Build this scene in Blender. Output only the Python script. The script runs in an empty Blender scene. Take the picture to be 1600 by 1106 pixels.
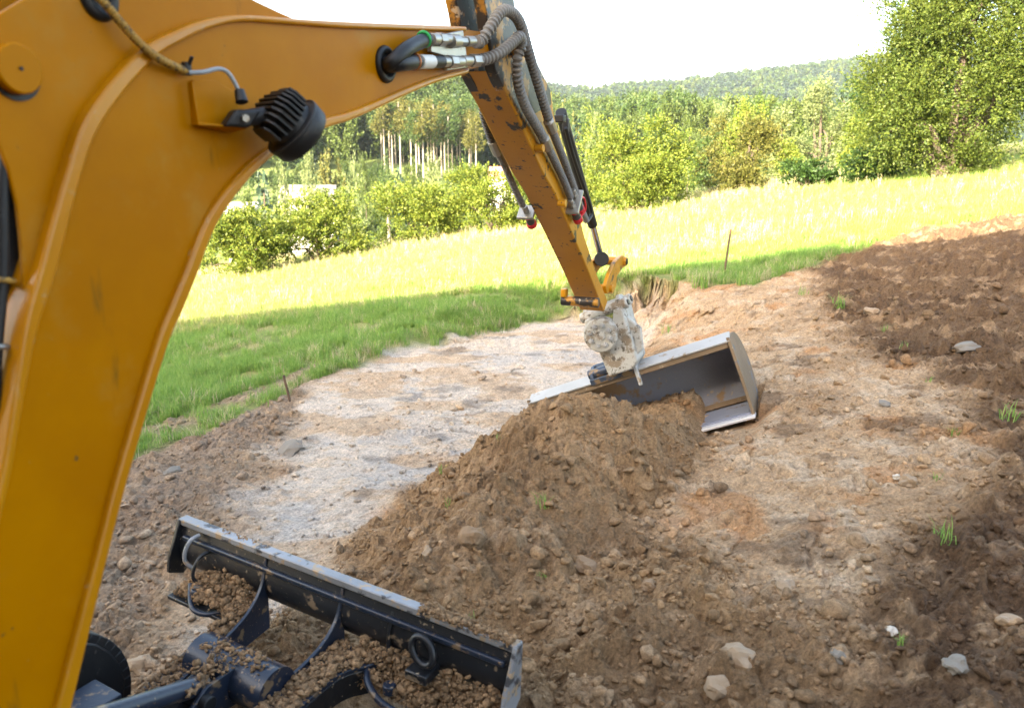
import bpy, math, random
import numpy as np
from mathutils import Vector, Matrix
R = math.radians
scene = bpy.context.scene
# ------------------------------------------------------------------ camera
CAMZ, PITCH, FPX = 2.0, R(13.7), 1200.0
cam_d = bpy.data.cameras.new('camera'); cam = bpy.data.objects.new('camera', cam_d)
scene.collection.objects.link(cam); scene.camera = cam
cam.location = (0, 0, CAMZ); cam.rotation_euler = (R(90) - PITCH, 0, 0)
cam_d.sensor_width = 36; cam_d.lens = 27; cam_d.clip_start = .05; cam_d.clip_end = 9000
cam_d.dof.use_dof = True; cam_d.dof.focus_distance = 5.6; cam_d.dof.aperture_fstop = 2.8
# ------------------------------------------------------------------ world, sun, exposure
SUN_EL, SUN_AZ = R(25), R(35)          # azimuth: sun stands behind the camera, this far to the left
world = bpy.data.worlds.new('World'); scene.world = world; world.use_nodes = True
nt = world.node_tree; nt.nodes.clear()
sky = nt.nodes.new('ShaderNodeTexSky'); sky.sky_type = 'NISHITA'; sky.sun_disc = False
sky.sun_elevation = SUN_EL; sky.sun_rotation = math.pi + SUN_AZ
sky.dust_density = 3.0; sky.air_density = 1.0; sky.ozone_density = 1.0
bg = nt.nodes.new('ShaderNodeBackground'); bg.inputs['Strength'].default_value = .15
wo = nt.nodes.new('ShaderNodeOutputWorld')
nt.links.new(sky.outputs[0], bg.inputs[0]); nt.links.new(bg.outputs[0], wo.inputs[0])
sun_d = bpy.data.lights.new('sun', 'SUN'); sun = bpy.data.objects.new('sun', sun_d)
scene.collection.objects.link(sun); sun_d.energy = 5.0; sun_d.angle = R(.53); sun_d.color = (1, .93, .82)
sd = Vector((-math.sin(SUN_AZ) * math.cos(SUN_EL), -math.cos(SUN_AZ) * math.cos(SUN_EL), math.sin(SUN_EL)))
sun.rotation_euler = sd.to_track_quat('Z', 'Y').to_euler(); sun.location = (-10, -30, 25)
vs = scene.view_settings
vs.view_transform = 'Standard'; vs.look = 'None'; vs.gamma = 1; vs.use_curve_mapping = False
vs.exposure = 2.85
vs.use_white_balance = True; vs.white_balance_temperature = 7600; vs.white_balance_tint = 8
scene.cycles.use_denoising = True
scene.cycles.max_bounces = 6; scene.cycles.transparent_max_bounces = 6
# ------------------------------------------------------------------ helpers
C = scene.collection
rnd = random.Random(7); rng = np.random.default_rng(11)
cp, sp = math.cos(PITCH), math.sin(PITCH)
def ray(u, v):
    x = (u - 800) / FPX; up = (553 - v) / FPX
    return Vector((x, cp + sp * up, -sp + cp * up))
def at(u, v, Y):
    d = ray(u, v); return Vector((0, 0, CAMZ)) + d * (Y / d.y)
# frame of the boom: along = heading of boom and stick, side = to its right
HD = R(22); AL = Vector((math.sin(HD), math.cos(HD), 0)); SI = Vector((math.cos(HD), -math.sin(HD), 0)); ZZ = Vector((0, 0, 1))
B0 = Vector((-1.625, 0, 0))
def BW(s, n, z): return B0 + AL * s + SI * n + ZZ * z
def pl(u, v, n=0.0):
    d = ray(u, v); o = Vector((0, 0, CAMZ)) - B0
    t = (n - o.dot(SI)) / d.dot(SI); p = o + d * t
    return (p.dot(AL), p.z)
def plw(u, v, n=0.0):
    s, z = pl(u, v, n); return BW(s, n, z)

def tag(o, label=None, cat=None, group=None, kind=None):
    if label: o['label'] = label
    if cat: o['category'] = cat
    if group: o['group'] = group
    if kind: o['kind'] = kind
    return o
def empty(name, loc, label, cat, group=None):
    o = bpy.data.objects.new(name, None); C.objects.link(o); o.location = loc; o.empty_display_size = .1
    return tag(o, label, cat, group)

def crom(pts, k=6):
    P = [Vector(p) for p in pts]; out = []
    for i in range(len(P) - 1):
        a = P[max(i - 1, 0)]; b = P[i]; c = P[i + 1]; d = P[min(i + 2, len(P) - 1)]
        for j in range(k):
            t = j / k
            out.append(.5 * ((2 * b) + (c - a) * t + (2 * a - 5 * b + 4 * c - d) * t * t + (3 * b - a - 3 * c + d) * t ** 3))
    out.append(P[-1]); return out

class MB:
    def __init__(s): s.v = []; s.f = []
    def raw(s, v, f):
        n = len(s.v); s.v += [Vector(p) for p in v]; s.f += [tuple(i + n for i in q) for q in f]; return s
    def prism(s, poly, off):            # poly: world points, off: extrusion vector
        n = len(poly); a = [Vector(p) for p in poly]; b = [p + off for p in a]
        f = [(i, (i + 1) % n, n + (i + 1) % n, n + i) for i in range(n)] + [tuple(range(n))[::-1], tuple(range(n, 2 * n))]
        return s.raw(a + b, f)
    def strip(s, A, B, off):            # band between two equally long curves, extruded
        n = len(A); a = [Vector(p) for p in A]; b = [Vector(p) for p in B]
        v = a + b + [p + off for p in a] + [p + off for p in b]; f = []
        for i in range(n - 1):
            f += [(i, i + 1, n + i + 1, n + i), (2*n+i, 3*n+i, 3*n+i+1, 2*n+i+1), (i, 2*n+i, 2*n+i+1, i+1), (n+i, n+i+1, 3*n+i+1, 3*n+i)]
        f += [(0, n, 3*n, 2*n), (n-1, 3*n-1, 4*n-1, 2*n-1)]
        return s.raw(v, f)
    def box(s, c, ax, ay, az):          # centre and three half vectors
        c = Vector(c); v = [c + i * ax + j * ay + k * az for i in (-1, 1) for j in (-1, 1) for k in (-1, 1)]
        return s.raw(v, [(0,1,3,2), (4,6,7,5), (0,4,5,1), (2,3,7,6), (0,2,6,4), (1,5,7,3)])
    def tube(s, path, r, n=12, cap=True, prof=None):
        P = [Vector(p) for p in path]; m = len(P); rs = r if isinstance(r, (list, tuple)) else [r] * m
        t0 = (P[1] - P[0]).normalized(); u = t0.orthogonal().normalized(); v0 = []
        for i in range(m):
            t = (P[min(i + 1, m - 1)] - P[max(i - 1, 0)]).normalized()
            u = (u - t * u.dot(t)).normalized(); w = t.cross(u)
            for k in range(n):
                a = 2 * math.pi * k / n; v0.append(P[i] + (u * math.cos(a) + w * math.sin(a)) * rs[i])
        f = [(i*n+k, i*n+(k+1)%n, (i+1)*n+(k+1)%n, (i+1)*n+k) for i in range(m - 1) for k in range(n)]
        if cap: f += [tuple(range(n))[::-1], tuple(range((m-1)*n, m*n))]
        return s.raw(v0, f)
    def cyl(s, a, b, r, n=20, r2=None): return s.tube([a, b], [r, r if r2 is None else r2], n)
    def torus(s, c, ax, R_, r, n=24, m=10, sx=1.0):
        ax = Vector(ax).normalized(); u = ax.orthogonal().normalized(); w = ax.cross(u); c = Vector(c); v = []
        for i in range(n):
            a = 2*math.pi*i/n; d = u*math.cos(a)*sx + w*math.sin(a); cc = c + d * R_; dn = d.normalized()
            for k in range(m):
                b = 2*math.pi*k/m; v.append(cc + dn*math.cos(b)*r + ax*math.sin(b)*r)
        return s.raw(v, [(i*m+k, ((i+1)%n)*m+k, ((i+1)%n)*m+(k+1)%m, i*m+(k+1)%m) for i in range(n) for k in range(m)])
    def build(s, name, mat, parent=None, origin=None, smooth=True, bevel=0, seg=2):
        o0 = Vector(origin) if origin is not None else Vector((0, 0, 0))
        me = bpy.data.meshes.new(name); me.from_pydata([tuple(p - o0) for p in s.v], [], s.f); me.update()
        import bmesh
        b = bmesh.new(); b.from_mesh(me); bmesh.ops.recalc_face_normals(b, faces=b.faces); b.to_mesh(me); b.free()
        me.materials.append(mat)
        if smooth:
            me.polygons.foreach_set('use_smooth', [True] * len(me.polygons)); me.set_sharp_from_angle(angle=R(38))
        o = bpy.data.objects.new(name, me); C.objects.link(o)
        if parent is not None: o.parent = parent
        else: o.location = o0
        if bevel:
            md = o.modifiers.new('bevel', 'BEVEL'); md.width = bevel; md.segments = seg; md.limit_method = 'ANGLE'; md.angle_limit = R(40)
        return o

# ------------------------------------------------------------------ noise
def hsh(ix, iy, seed):
    h = (ix.astype(np.int64) * 374761393 + iy.astype(np.int64) * 668265263 + seed * 974634777) & 0xFFFFFFFF
    h = ((h ^ (h >> 13)) * 1274126177) & 0xFFFFFFFF
    return ((h ^ (h >> 16)) & 0xFFFFFF) / float(0xFFFFFF)
def vn(x, y, seed=0):
    ix = np.floor(x); iy = np.floor(y); fx = x - ix; fy = y - iy
    ux = fx*fx*fx*(fx*(fx*6-15)+10); uy = fy*fy*fy*(fy*(fy*6-15)+10)
    a = hsh(ix, iy, seed); b = hsh(ix+1, iy, seed); c = hsh(ix, iy+1, seed); d = hsh(ix+1, iy+1, seed)
    return (a*(1-ux)+b*ux)*(1-uy) + (c*(1-ux)+d*ux)*uy
def fbm(x, y, o=4, seed=0, g=.5):
    t = 0; a = 1; n = 0
    for i in range(o):
        t = t + a * vn(x, y, seed + i); n += a; a *= g
        x, y = (x * 1.6 + y * 1.2) + 3.7, (-x * 1.2 + y * 1.6) + 1.3
    return t / n
def worley(x, y, seed=0):               # distance to the nearest point and that point's random value
    ix = np.floor(x); iy = np.floor(y); best = np.full(x.shape, 9.0); val = np.zeros(x.shape)
    for dx in (-1, 0, 1):
        for dy in (-1, 0, 1):
            jx = ix + dx; jy = iy + dy
            px = jx + .1 + .8 * hsh(jx, jy, seed); py = jy + .1 + .8 * hsh(jx, jy, seed + 5)
            d = (px - x) ** 2 + (py - y) ** 2; m = d < best
            best = np.where(m, d, best); val = np.where(m, hsh(jx, jy, seed + 9), val)
    return np.sqrt(best), val
def sst(a, b, x):
    t = np.clip((x - a) / (b - a), 0, 1); return t * t * (3 - 2 * t)

# ------------------------------------------------------------------ terrain functions
GX = np.array([-60, -14, -5, -3.6, -2.6, -2.2, -1.27, .7, 2.2, 2.6, 3.2, 4.6, 5.6, 6.9, 8, 12, 40])
GY = np.array([2.4, 2.8, 4.2, 5.8, 7.5, 8.7, 10.0, 12.1, 12.2, 10.6, 10.0, 11.0, 11.8, 12.7, 12.1, 11.6, 11])
def nat(x, y):
    xs = 38 * np.tanh(x / 38)
    base = .156 * xs
    w = 1 - sst(27, 62, y)
    far = -9 + 11.5 * sst(-8, 26, x - .12 * np.maximum(y - 40, 0)) - 4 * sst(60, 140, y)
    h = base * w + far * (1 - w)
    hillA = 39 * (1 + .55 * sst(15, -45, x)) * sst(95, 470, y) * (1 - .66 * sst(0, 110, x) - .3 * sst(110, 300, x))
    hillB = 192 * sst(560, 1650, y) * (.66 + .34 * sst(100, 800, x))
    roll = (fbm(x / 90, y / 90, 3, 40) - .5) * 9 * sst(120, 400, y)
    return h + hillA + hillB + roll
def pit(x, y):
    wb = (fbm(x * 2.2, y * 2.2, 4, 15) - .5) * sst(7.5, 10, y)
    xb = -.02 + 1.9 * sst(5.5, 11.2, y) + wb * .7; k = .37 + .75 * sst(8.0, 11.0, y)
    yb = np.interp(x, GX, GY) - .25 + wb * .9
    return -.36 + np.maximum(0, x - xb) * k + np.maximum(0, y - yb) * (.22 + 2.0 * sst(.7, 1.5, x)) + np.maximum(0, 1.2 - y) * .4
HEAPS = [(.52, 5.0, .60, .44, .48), (.08, 5.2, .48, .36, .33), (-1.06, 3.2, .45, .33, .15), (.10, 4.45, .55, .48, .27), (-.18, 3.95, .55, .5, .27), (-.45, 4.6, .5, .55, .14),
         (.40, 3.3, .60, .5, .18), (-.5, 3.5, .42, .34, .12), (.15, 2.75, .5, .35, .14), (1.0, 2.8, .5, .4, .05), (-.98, 2.85, .42, .36, .20)]
# bucket frame: the ground under it is scraped to its floor
TR, TL = at(1136, 531, 5.61), at(830, 627, 6.19)
TA = (TR - TL).normalized(); TB = (AL - TA * AL.dot(TA)).normalized(); TC = TA.cross(TB)
LB = (TR - TL).length
def scrape(x, y, h, dt):
    o = TL - TC * .605; q = TA.x ** 2 + TA.y ** 2
    a = ((x - o.x) * TA.x + (y - o.y) * TA.y) / q; b = (x - o.x) * AL.x + (y - o.y) * AL.y
    pz = o.z + TA.z * a - .012
    lim = pz + np.maximum(0, .80 * LB - a) * 1.15 + np.maximum(0, -.16 - b) * .10 - .02 + np.minimum(dt, .03) * .6 * sst(.80 * LB, .70 * LB, a)
    m = (a > LB * .05) & (a < LB + .03) & (b > -.9) & (b < .53)
    e = (a >= LB + .03) & (a < LB + .5) & (b > -.9) & (b < .0)
    lim = np.where(e, lim + (a - LB - .03) * .5, lim)
    return np.where(m | e, np.minimum(h, lim), h)
def heap(x, y):
    wx = x + .16 * (vn(x * 2.3, y * 2.3, 77) - .5); wy = y + .16 * (vn(x * 2.3, y * 2.3, 78) - .5); h = 0 * x
    for cx, cy, sx, sy, hh in HEAPS:
        r = np.sqrt(((wx - cx) / sx) ** 2 + ((wy - cy) / sy) ** 2)
        h = h + hh * np.where(r < 1.9, np.exp(-1.0 * r ** 1.7), np.exp(-1.0 * r ** 1.7))
    return h
def smin(a, b, k):
    h = np.clip(.5 + .5 * (b - a) / k, 0, 1); return b * (1 - h) + a * h - k * h * (1 - h)
def coarse(x, y):
    n = nat(x, y); near = (y < 40) & (y > -3) & (np.abs(x) < 30)
    return np.where(near, smin(n, pit(x, y), .10), n)
def masks(x, y):
    """loose: 0 trimmed subsoil .. 1 loose crumbly soil; clay: pale floor; grass: 1 in the meadow"""
    wob = (fbm(x * 1.1, y * 1.1, 3, 21) - .5)
    ge = np.interp(x, GX, GY) + wob * .9
    grass = sst(-.12, .15, y - ge)
    track = np.exp(-(np.abs(y - (np.interp(x, GX, GY) + 1.0 + .5 * sst(-2.6, -4, x))) / .42) ** 4) * sst(-1.9, -2.5, x)   # worn strip left of the pit
    grass = grass * (1 - .9 * track * sst(.35, .5, vn(x * 1.3, y * 1.3, 23) * .5 + .35))
    hp = heap(x, y)
    xb = -.02 + 1.9 * sst(5.5, 11.2, y)
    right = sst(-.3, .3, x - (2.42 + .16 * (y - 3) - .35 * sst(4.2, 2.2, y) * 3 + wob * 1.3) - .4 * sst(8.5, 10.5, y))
    front = sst(.3, -.3, y - (2.75 + .75 * np.clip(.9 - x, -1, 1) * .4) - wob * .8) * sst(-.9, -.3, x)
    lft = sst(.35, -.25, x + 2.05 + .12 * (y - 6) + wob * 1.6) * .9
    bkt = sst(.2, -.1, np.abs(x - 1.15) - .3) * sst(.15, -.05, np.abs(y - 5.45) - .35)
    loose = np.clip(np.maximum.reduce([bkt, sst(.045, .12, hp + wob * .10), right, front, lft * .75]), 0, 1)
    clay = sst(.30, -.25, x - xb - .1 + wob * .8) * (1 - sst(.02, .09, hp)) * (1 - lft * .8)
    return loose, clay, grass, right, hp
def detail(x, y):
    loose, clay, grass, right, hp = masks(x, y)
    w1, v1 = worley(x / .085 + .5 * fbm(x * 9, y * 9, 2, 3), y / .085, 1)
    w2, v2 = worley(x / .034 + .5 * vn(x * 30, y * 30, 4), y / .034, 2)
    w3, v3 = worley(x / .19 + .7 * fbm(x * 5, y * 5, 2, 6), y / .19 + .7 * fbm(x * 5, y * 5, 2, 7), 8)
    d1 = np.sqrt(np.maximum(0, 1 - (w1 / .62) ** 2)) * .034 * sst(.25, .9, v1)
    d2 = np.sqrt(np.maximum(0, 1 - (w2 / .62) ** 2)) * .014 * sst(.2, .9, v2)
    d3 = np.sqrt(np.maximum(0, 1 - (w3 / .66) ** 2)) * .065 * sst(.45, 1.0, v3)
    lump = (fbm(x * 2.6, y * 2.6, 4, 31) - .5) * .16
    rough = fbm(x * 17, y * 17, 3, 33)
    lz = lump * .9 + (d1 * 1.1 + d3) * (.45 + 1.1 * rough) + d2 + (rough - .5) * .05 - np.abs(fbm(x * 8, y * 8, 3, 35) - .5) * .09
    # trimmed subsoil: smeared streaks, cracks and scrapes
    a = .30; xr = x * math.cos(a) + y * math.sin(a); yr = -x * math.sin(a) + y * math.cos(a)
    tz = (fbm(xr * 1.6, yr * 3.4, 4, 51) - .5) * .085 + (fbm(xr * 9, yr * 17, 3, 55) - .5) * .034
    cr = np.abs(fbm(xr * 3.1, yr * 3.1, 3, 61) - .5); tz = tz - .028 * sst(.03, 0, cr)
    tz = tz - np.abs(fbm(xr * 11, yr * 16, 3, 63) - .5) * .055
    patch = sst(.50, .66, fbm(x * 1.7, y * 1.7, 3, 65)); tz = tz + patch * (d1 * .6 + d2 * .8)
    cz = (fbm(xr * 1.0, yr * 2.2, 4, 71) - .5) * .08 - np.abs(fbm(xr * 8, yr * 14, 3, 73) - .5) * .05 + (fbm(xr * 7, yr * 13, 4, 75) - .5) * .035 + sst(.56, .7, fbm(x * 2.1, y * 2.1, 3, 79)) * (d2 + d1 * .5)
    soil = tz * (1 - clay) + cz * clay
    soil = soil * (1 - loose) + lz * loose
    near = sst(16, 12, y) * sst(14, 9, np.abs(x - 1.5))
    g = (fbm(x * 1.2, y * 1.2, 3, 91) - .5) * .10
    return (soil * (1 - grass) + g * grass) * near
def height(x, y):
    x = np.asarray(x, float); y = np.asarray(y, float)
    dt = detail(x, y); return scrape(x, y, coarse(x, y) + heap(x, y) + dt, dt)
def h1(x, y): return float(height(np.array([x]), np.array([y]))[0])
def lerp(a, b, t): return a * (1 - t[..., None]) + b * t[..., None]
def soilcol(x, y):
    loose, clay, grass, right, hp = masks(x, y)
    y0 = y; y = y + 1.6 * np.where(np.abs(y) < 40, coarse(x, y), 0)
    n1 = fbm(x * 1.9, y * 1.9, 4, 101); n2 = fbm(x * 7, y * 7, 4, 105); n3 = fbm(x * 26, y * 26, 3, 109)
    one = np.ones(x.shape + (3,))
    beige = one * np.array([.50, .335, .20]); pale = one * np.array([.56, .42, .29]); orange = one * np.array([.46, .21, .075])
    grey = one * np.array([.25, .215, .185]); brown = one * np.array([.33, .205, .108]); dark = one * np.array([.135, .080, .045])
    clayc = one * np.array([.60, .50, .405]); bluish = one * np.array([.47, .43, .39])
    sub = lerp(beige, pale, sst(.5, .66, n2) * .8); sub = lerp(sub, orange, sst(.60, .72, fbm(x * 3.3, y * 3.3, 3, 121)) * .55)
    sub = lerp(sub, brown, sst(.55, .72, n1) * .5); sub = lerp(sub, dark, sst(.62, .74, fbm(x * 4.1, y * 4.1, 5, 131)) * .6)
    cl = lerp(clayc, bluish, sst(.52, .70, n1) * .7); cl = lerp(cl, beige, sst(.50, .62, fbm(x * 1.3, y * 2.6, 4, 141)) * .75)
    cl = lerp(cl, grey * .55, sst(.62, .76, fbm(x * 2.7, y * 4.8, 5, 151)) * .5)
    cl = lerp(cl, pale * 1.15, sst(.60, .7, n2) * .6)
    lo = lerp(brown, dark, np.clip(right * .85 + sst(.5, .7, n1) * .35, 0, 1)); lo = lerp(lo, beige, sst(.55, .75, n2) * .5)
    lf = sst(-1.6, -2.6, x); lo = lerp(lo, grey * .8, lf * .6)
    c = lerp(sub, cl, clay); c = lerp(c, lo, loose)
    c = c * (.80 + .42 * n3)[..., None]
    gr = lerp(one * np.array([.17, .21, .06]), one * np.array([.27, .27, .10]), sst(.35, .65, n1))
    y = y0; gr = lerp(gr, one * np.array([.13, .17, .05]), sst(60, 130, y))
    gr = lerp(gr, one * np.array([.05, .085, .022]), sst(200, 330, y))
    gr = lerp(gr, one * np.array([.16, .12, .065]), sst(.62, .70, fbm(x * .22, y * .22, 3, 171)) * sst(26, 34, y) * sst(90, 60, y) * sst(6, 12, x))
    return lerp(c, gr, grass)
# ------------------------------------------------------------------ materials
def newmat(name):
    m = bpy.data.materials.new(name); m.use_nodes = True; t = m.node_tree
    return m, t, t.nodes['Principled BSDF']
def node(t, typ, **kw):
    n = t.nodes.new(typ)
    for k, v in kw.items():
        if k in n.inputs: n.inputs[k].default_value = v
        else: setattr(n, k, v)
    return n
def mix(t, fac, a, b):
    n = t.nodes.new('ShaderNodeMix'); n.data_type = 'RGBA'
    for s, v in ((0, fac), (6, a), (7, b)):
        if hasattr(v, 'is_linked') or hasattr(v, 'links'): t.links.new(v, n.inputs[s])
        else: n.inputs[s].default_value = (*v, 1) if isinstance(v, tuple) and len(v) == 3 else v
    return n.outputs[2]
def noise(t, scale, detail=4, rough=.55, lo=.4, hi=.6, dim=None):
    co = t.nodes.new('ShaderNodeTexCoord'); mp = t.nodes.new('ShaderNodeMapping')
    if dim: mp.inputs['Scale'].default_value = dim
    t.links.new(co.outputs['Object'], mp.inputs[0])
    n = node(t, 'ShaderNodeTexNoise', Scale=scale, Detail=detail, Roughness=rough); t.links.new(mp.outputs[0], n.inputs['Vector'])
    r = t.nodes.new('ShaderNodeMapRange'); r.interpolation_type = 'SMOOTHSTEP'
    r.inputs[1].default_value = lo; r.inputs[2].default_value = hi; t.links.new(n.outputs[0], r.inputs[0])
    return r.outputs[0], n.outputs[0]
def bump(t, bs, h, strength, dist):
    b = node(t, 'ShaderNodeBump', Strength=strength, Distance=dist); t.links.new(h, b.inputs['Height']); t.links.new(b.outputs[0], bs.inputs['Normal'])
STREAK = {'yellow_paint': (.64, .74, (.16, .075, .008)), 'yellow_rail_paint': (.62, .74, (.50, .30, .12))}
def paint(name, base, dirt, rough=.4, metal=0, layers=(), bmp=.15, bscale=60, bdist=.004, spec=.4):
    """base colour plus (scale, low, high, colour) wear layers"""
    m, t, b = newmat(name); col = base
    f, raw = noise(t, 2.2, 5, .6, .35, .7); col = mix(t, f, base, dirt)
    for sc, lo, hi, c in layers:
        f2, _ = noise(t, sc, 6, .62, lo, hi); col = mix(t, f2, col, c)
    if name in STREAK:
        f3, _ = noise(t, 1, 5, .6, STREAK[name][0], STREAK[name][1], (9, 9, 1.6)); col = mix(t, f3, col, STREAK[name][2])
    t.links.new(col, b.inputs['Base Color']); b.inputs['Roughness'].default_value = rough; b.inputs['Metallic'].default_value = metal; b.inputs['Specular IOR Level'].default_value = spec
    _, h = noise(t, bscale, 3); bump(t, b, h, bmp, bdist)
    return m
M = {}
M['yellow'] = paint('yellow_paint', (.40, .146, .001), (.345, .118, .001), .40, 0, [(4, .52, .75, (.37, .165, .02)), (16, .69, .72, (.10, .06, .02)), (60, .70, .74, (.34, .20, .07))], .06, 35, spec=.08)
M['yellow_rail'] = paint('yellow_rail_paint', (.46, .185, .004), (.41, .15, .003), .28, 0, [(30, .62, .75, (.40, .25, .11))], .10, 50)
M['yellow_worn'] = paint('worn_yellow_paint', (.50, .215, .008), (.42, .17, .008), .42, 0, [(7, .60, .64, (.035, .03, .025)), (24, .62, .66, (.05, .035, .02))], .15, 60)
M['grease'] = paint('greasy_paint', (.50, .23, .03), (.30, .14, .03), .4, 0, [(9, .44, .52, (.03, .026, .024)), (20, .6, .66, (.45, .36, .25))], .2, 60)
M['black'] = paint('black_rubber', (.007, .007, .008), (.012, .012, .013), .5, 0, [(40, .62, .75, (.05, .045, .04))], .2, 90)
M['hose'] = paint('grey_spiral_guard', (.14, .13, .12), (.20, .185, .165), .5, 0, [(25, .6, .72, (.20, .17, .13))], .1, 90)
M['hosedark'] = paint('dark_spiral_guard', (.05, .05, .05), (.09, .085, .08), .45, 0, [(25, .6, .72, (.16, .13, .10))], .1, 90)
M['steel'] = paint('zinc_steel', (.36, .345, .31), (.27, .255, .23), .36, .7, [(40, .6, .7, (.25, .2, .15))], .1, 80)
M['chrome'] = paint('chrome_rod', (.7, .7, .7), (.6, .6, .6), .14, 1, [], .02, 80)
M['red'] = paint('red_cap', (.62, .02, .03), (.5, .02, .03), .4, 0, [(30, .62, .7, (.2, .08, .05))])
M['blade'] = paint('blade_black_paint', (.007, .008, .010), (.013, .014, .017), .36, 0, [(11, .60, .66, (.16, .115, .075)), (45, .63, .68, (.25, .19, .13))], .2, 60)
M['bladeblue'] = paint('blade_blue_black_paint', (.010, .016, .030), (.016, .024, .04), .30, 0, [(12, .57, .63, (.15, .10, .06)), (45, .62, .68, (.22, .15, .09))], .2, 60)
M['edge'] = paint('worn_blade_edge', (.27, .275, .29), (.17, .175, .185), .45, .2, [(9, .54, .60, (.045, .045, .05)), (22, .54, .62, (.34, .24, .15))], .3, 60)
M['bucket'] = paint('bucket_dirty_steel', (.20, .135, .08), (.14, .095, .055), .7, 0, [(5, .60, .66, (.10, .11, .135)), (14, .62, .7, (.33, .27, .2))], .4, 50, .008)
M['bucket_in'] = paint('bucket_inside', (.24, .155, .085), (.17, .11, .062), .75, 0, [(2.2, .38, .44, (.20, .21, .255)), (15, .62, .72, (.32, .27, .21))], .5, 40, .01)
M['bucket_floor'] = paint('bucket_scoured_floor', (.24, .255, .31), (.30, .315, .36), .42, .2, [(7, .62, .68, (.22, .15, .09))], .3, 50)
M['shine'] = paint('bright_cutting_edge', (.72, .70, .69), (.60, .59, .59), .42, .35, [(16, .62, .7, (.35, .26, .18))], .2, 60)
M['lip'] = paint('grey_bucket_lip', (.40, .39, .375), (.33, .32, .30), .5, .15, [(9, .6, .68, (.26, .19, .12))], .3, 50)
M['cast'] = paint('dusty_white_casting', (.44, .42, .38), (.34, .32, .28), .6, 0, [(8, .52, .62, (.24, .185, .13)), (22, .56, .64, (.11, .09, .07)), (50, .6, .66, (.5, .48, .44))], .35, 50, .006)
M['linkblue'] = paint('blue_black_pin_tube', (.04, .055, .085), (.07, .085, .11), .35, .3, [(9, .5, .58, (.23, .15, .08))], .3, 50)
M['glass'] = paint('dark_cab_glass', (.012, .014, .015), (.015, .017, .018), .06, 0)
M['braid'] = paint('yellow_braided_sleeve', (.40, .22, .03), (.30, .16, .03), .6, 0, [(70, .5, .6, (.10, .06, .02))], .4, 120)
M['wire'] = paint('grey_cable', (.30, .33, .35), (.25, .27, .29), .45)
M['white'] = paint('white_sleeve', (.62, .61, .58), (.5, .49, .46), .5)
M['green'] = paint('green_tie', (.01, .32, .08), (.01, .25, .06), .4)
M['copper'] = paint('copper_clamp', (.45, .17, .07), (.35, .13, .06), .4, .5)
M['rust'] = paint('rusty_stake', (.12, .07, .045), (.08, .05, .035), .8)
M['stone'] = paint('pale_stone', (.27, .19, .12), (.34, .27, .20), .85, 0, [(5, .48, .58, (.36, .22, .11)), (11, .52, .6, (.22, .14, .08))], .6, 30, .01)
M['chip'] = paint('white_chip', (.50, .45, .38), (.42, .36, .29), .85, 0, [(30, .5, .6, (.26, .18, .11))], .5, 60, .006)
M['greystone'] = paint('grey_stone', (.19, .165, .135), (.14, .12, .10), .85, 0, [(8, .58, .66, (.22, .16, .11))], .6, 30, .01)
M['clod'] = paint('brown_clod', (.24, .155, .09), (.19, .12, .068), .95, 0, [(7, .58, .68, (.33, .23, .14))], .9, 40, .012)
# soil: colour comes from the ground's own soil map, the shader adds grain
def soilmat(name, b1=.9):
    m, t, b = newmat(name)
    a = node(t, 'ShaderNodeVertexColor'); a.layer_name = 'Col'
    _, n = noise(t, 55, 6, .65); _, n2 = noise(t, 240, 3, .6)
    mr = node(t, 'ShaderNodeMapRange'); mr.inputs[1].default_value = .25; mr.inputs[2].default_value = .75; mr.inputs[3].default_value = .50; mr.inputs[4].default_value = 1.52
    t.links.new(n, mr.inputs[0])
    mr2 = node(t, 'ShaderNodeMapRange'); mr2.inputs[1].default_value = .25; mr2.inputs[2].default_value = .75; mr2.inputs[3].default_value = .8; mr2.inputs[4].default_value = 1.2
    t.links.new(n2, mr2.inputs[0])
    mm = node(t, 'ShaderNodeMath', operation='MULTIPLY'); t.links.new(mr.outputs[0], mm.inputs[0]); t.links.new(mr2.outputs[0], mm.inputs[1])
    vm = node(t, 'ShaderNodeVectorMath', operation='SCALE'); t.links.new(a.outputs[0], vm.inputs[0]); t.links.new(mm.outputs[0], vm.inputs['Scale'])
    t.links.new(vm.outputs[0], b.inputs['Base Color']); b.inputs['Roughness'].default_value = .95
    b.inputs['Specular IOR Level'].default_value = .25
    ad = node(t, 'ShaderNodeMath', operation='ADD'); t.links.new(n, ad.inputs[0]); t.links.new(n2, ad.inputs[1])
    bump(t, b, ad.outputs[0], b1, .022)
    return m
M['soil'] = soilmat('soil'); M['clods'] = soilmat('clod_soil', .7)
def leafmat(name, c1, c2, trans=.35, rough=.55):
    m, t, b = newmat(name); g = node(t, 'ShaderNodeNewGeometry')
    col = mix(t, g.outputs['Random Per Island'], c1, c2)
    t.links.new(col, b.inputs['Base Color']); b.inputs['Roughness'].default_value = rough; b.inputs['Specular IOR Level'].default_value = .3
    tr = node(t, 'ShaderNodeBsdfTranslucent'); t.links.new(col, tr.inputs[0])
    ms = node(t, 'ShaderNodeMixShader'); ms.inputs[0].default_value = trans
    t.links.new(b.outputs[0], ms.inputs[1]); t.links.new(tr.outputs[0], ms.inputs[2])
    t.links.new(ms.outputs[0], t.nodes['Material Output'].inputs[0]); return m
M['leafA'] = leafmat('hawthorn_leaves', (.045, .078, .014), (.105, .132, .022))
M['leafB'] = leafmat('bush_leaves', (.08, .135, .02), (.20, .225, .036))
M['leafC'] = leafmat('brownish_leaves', (.07, .085, .022), (.16, .15, .035))
M['leafD'] = leafmat('dark_leaves', (.022, .055, .014), (.05, .095, .02))
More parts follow.
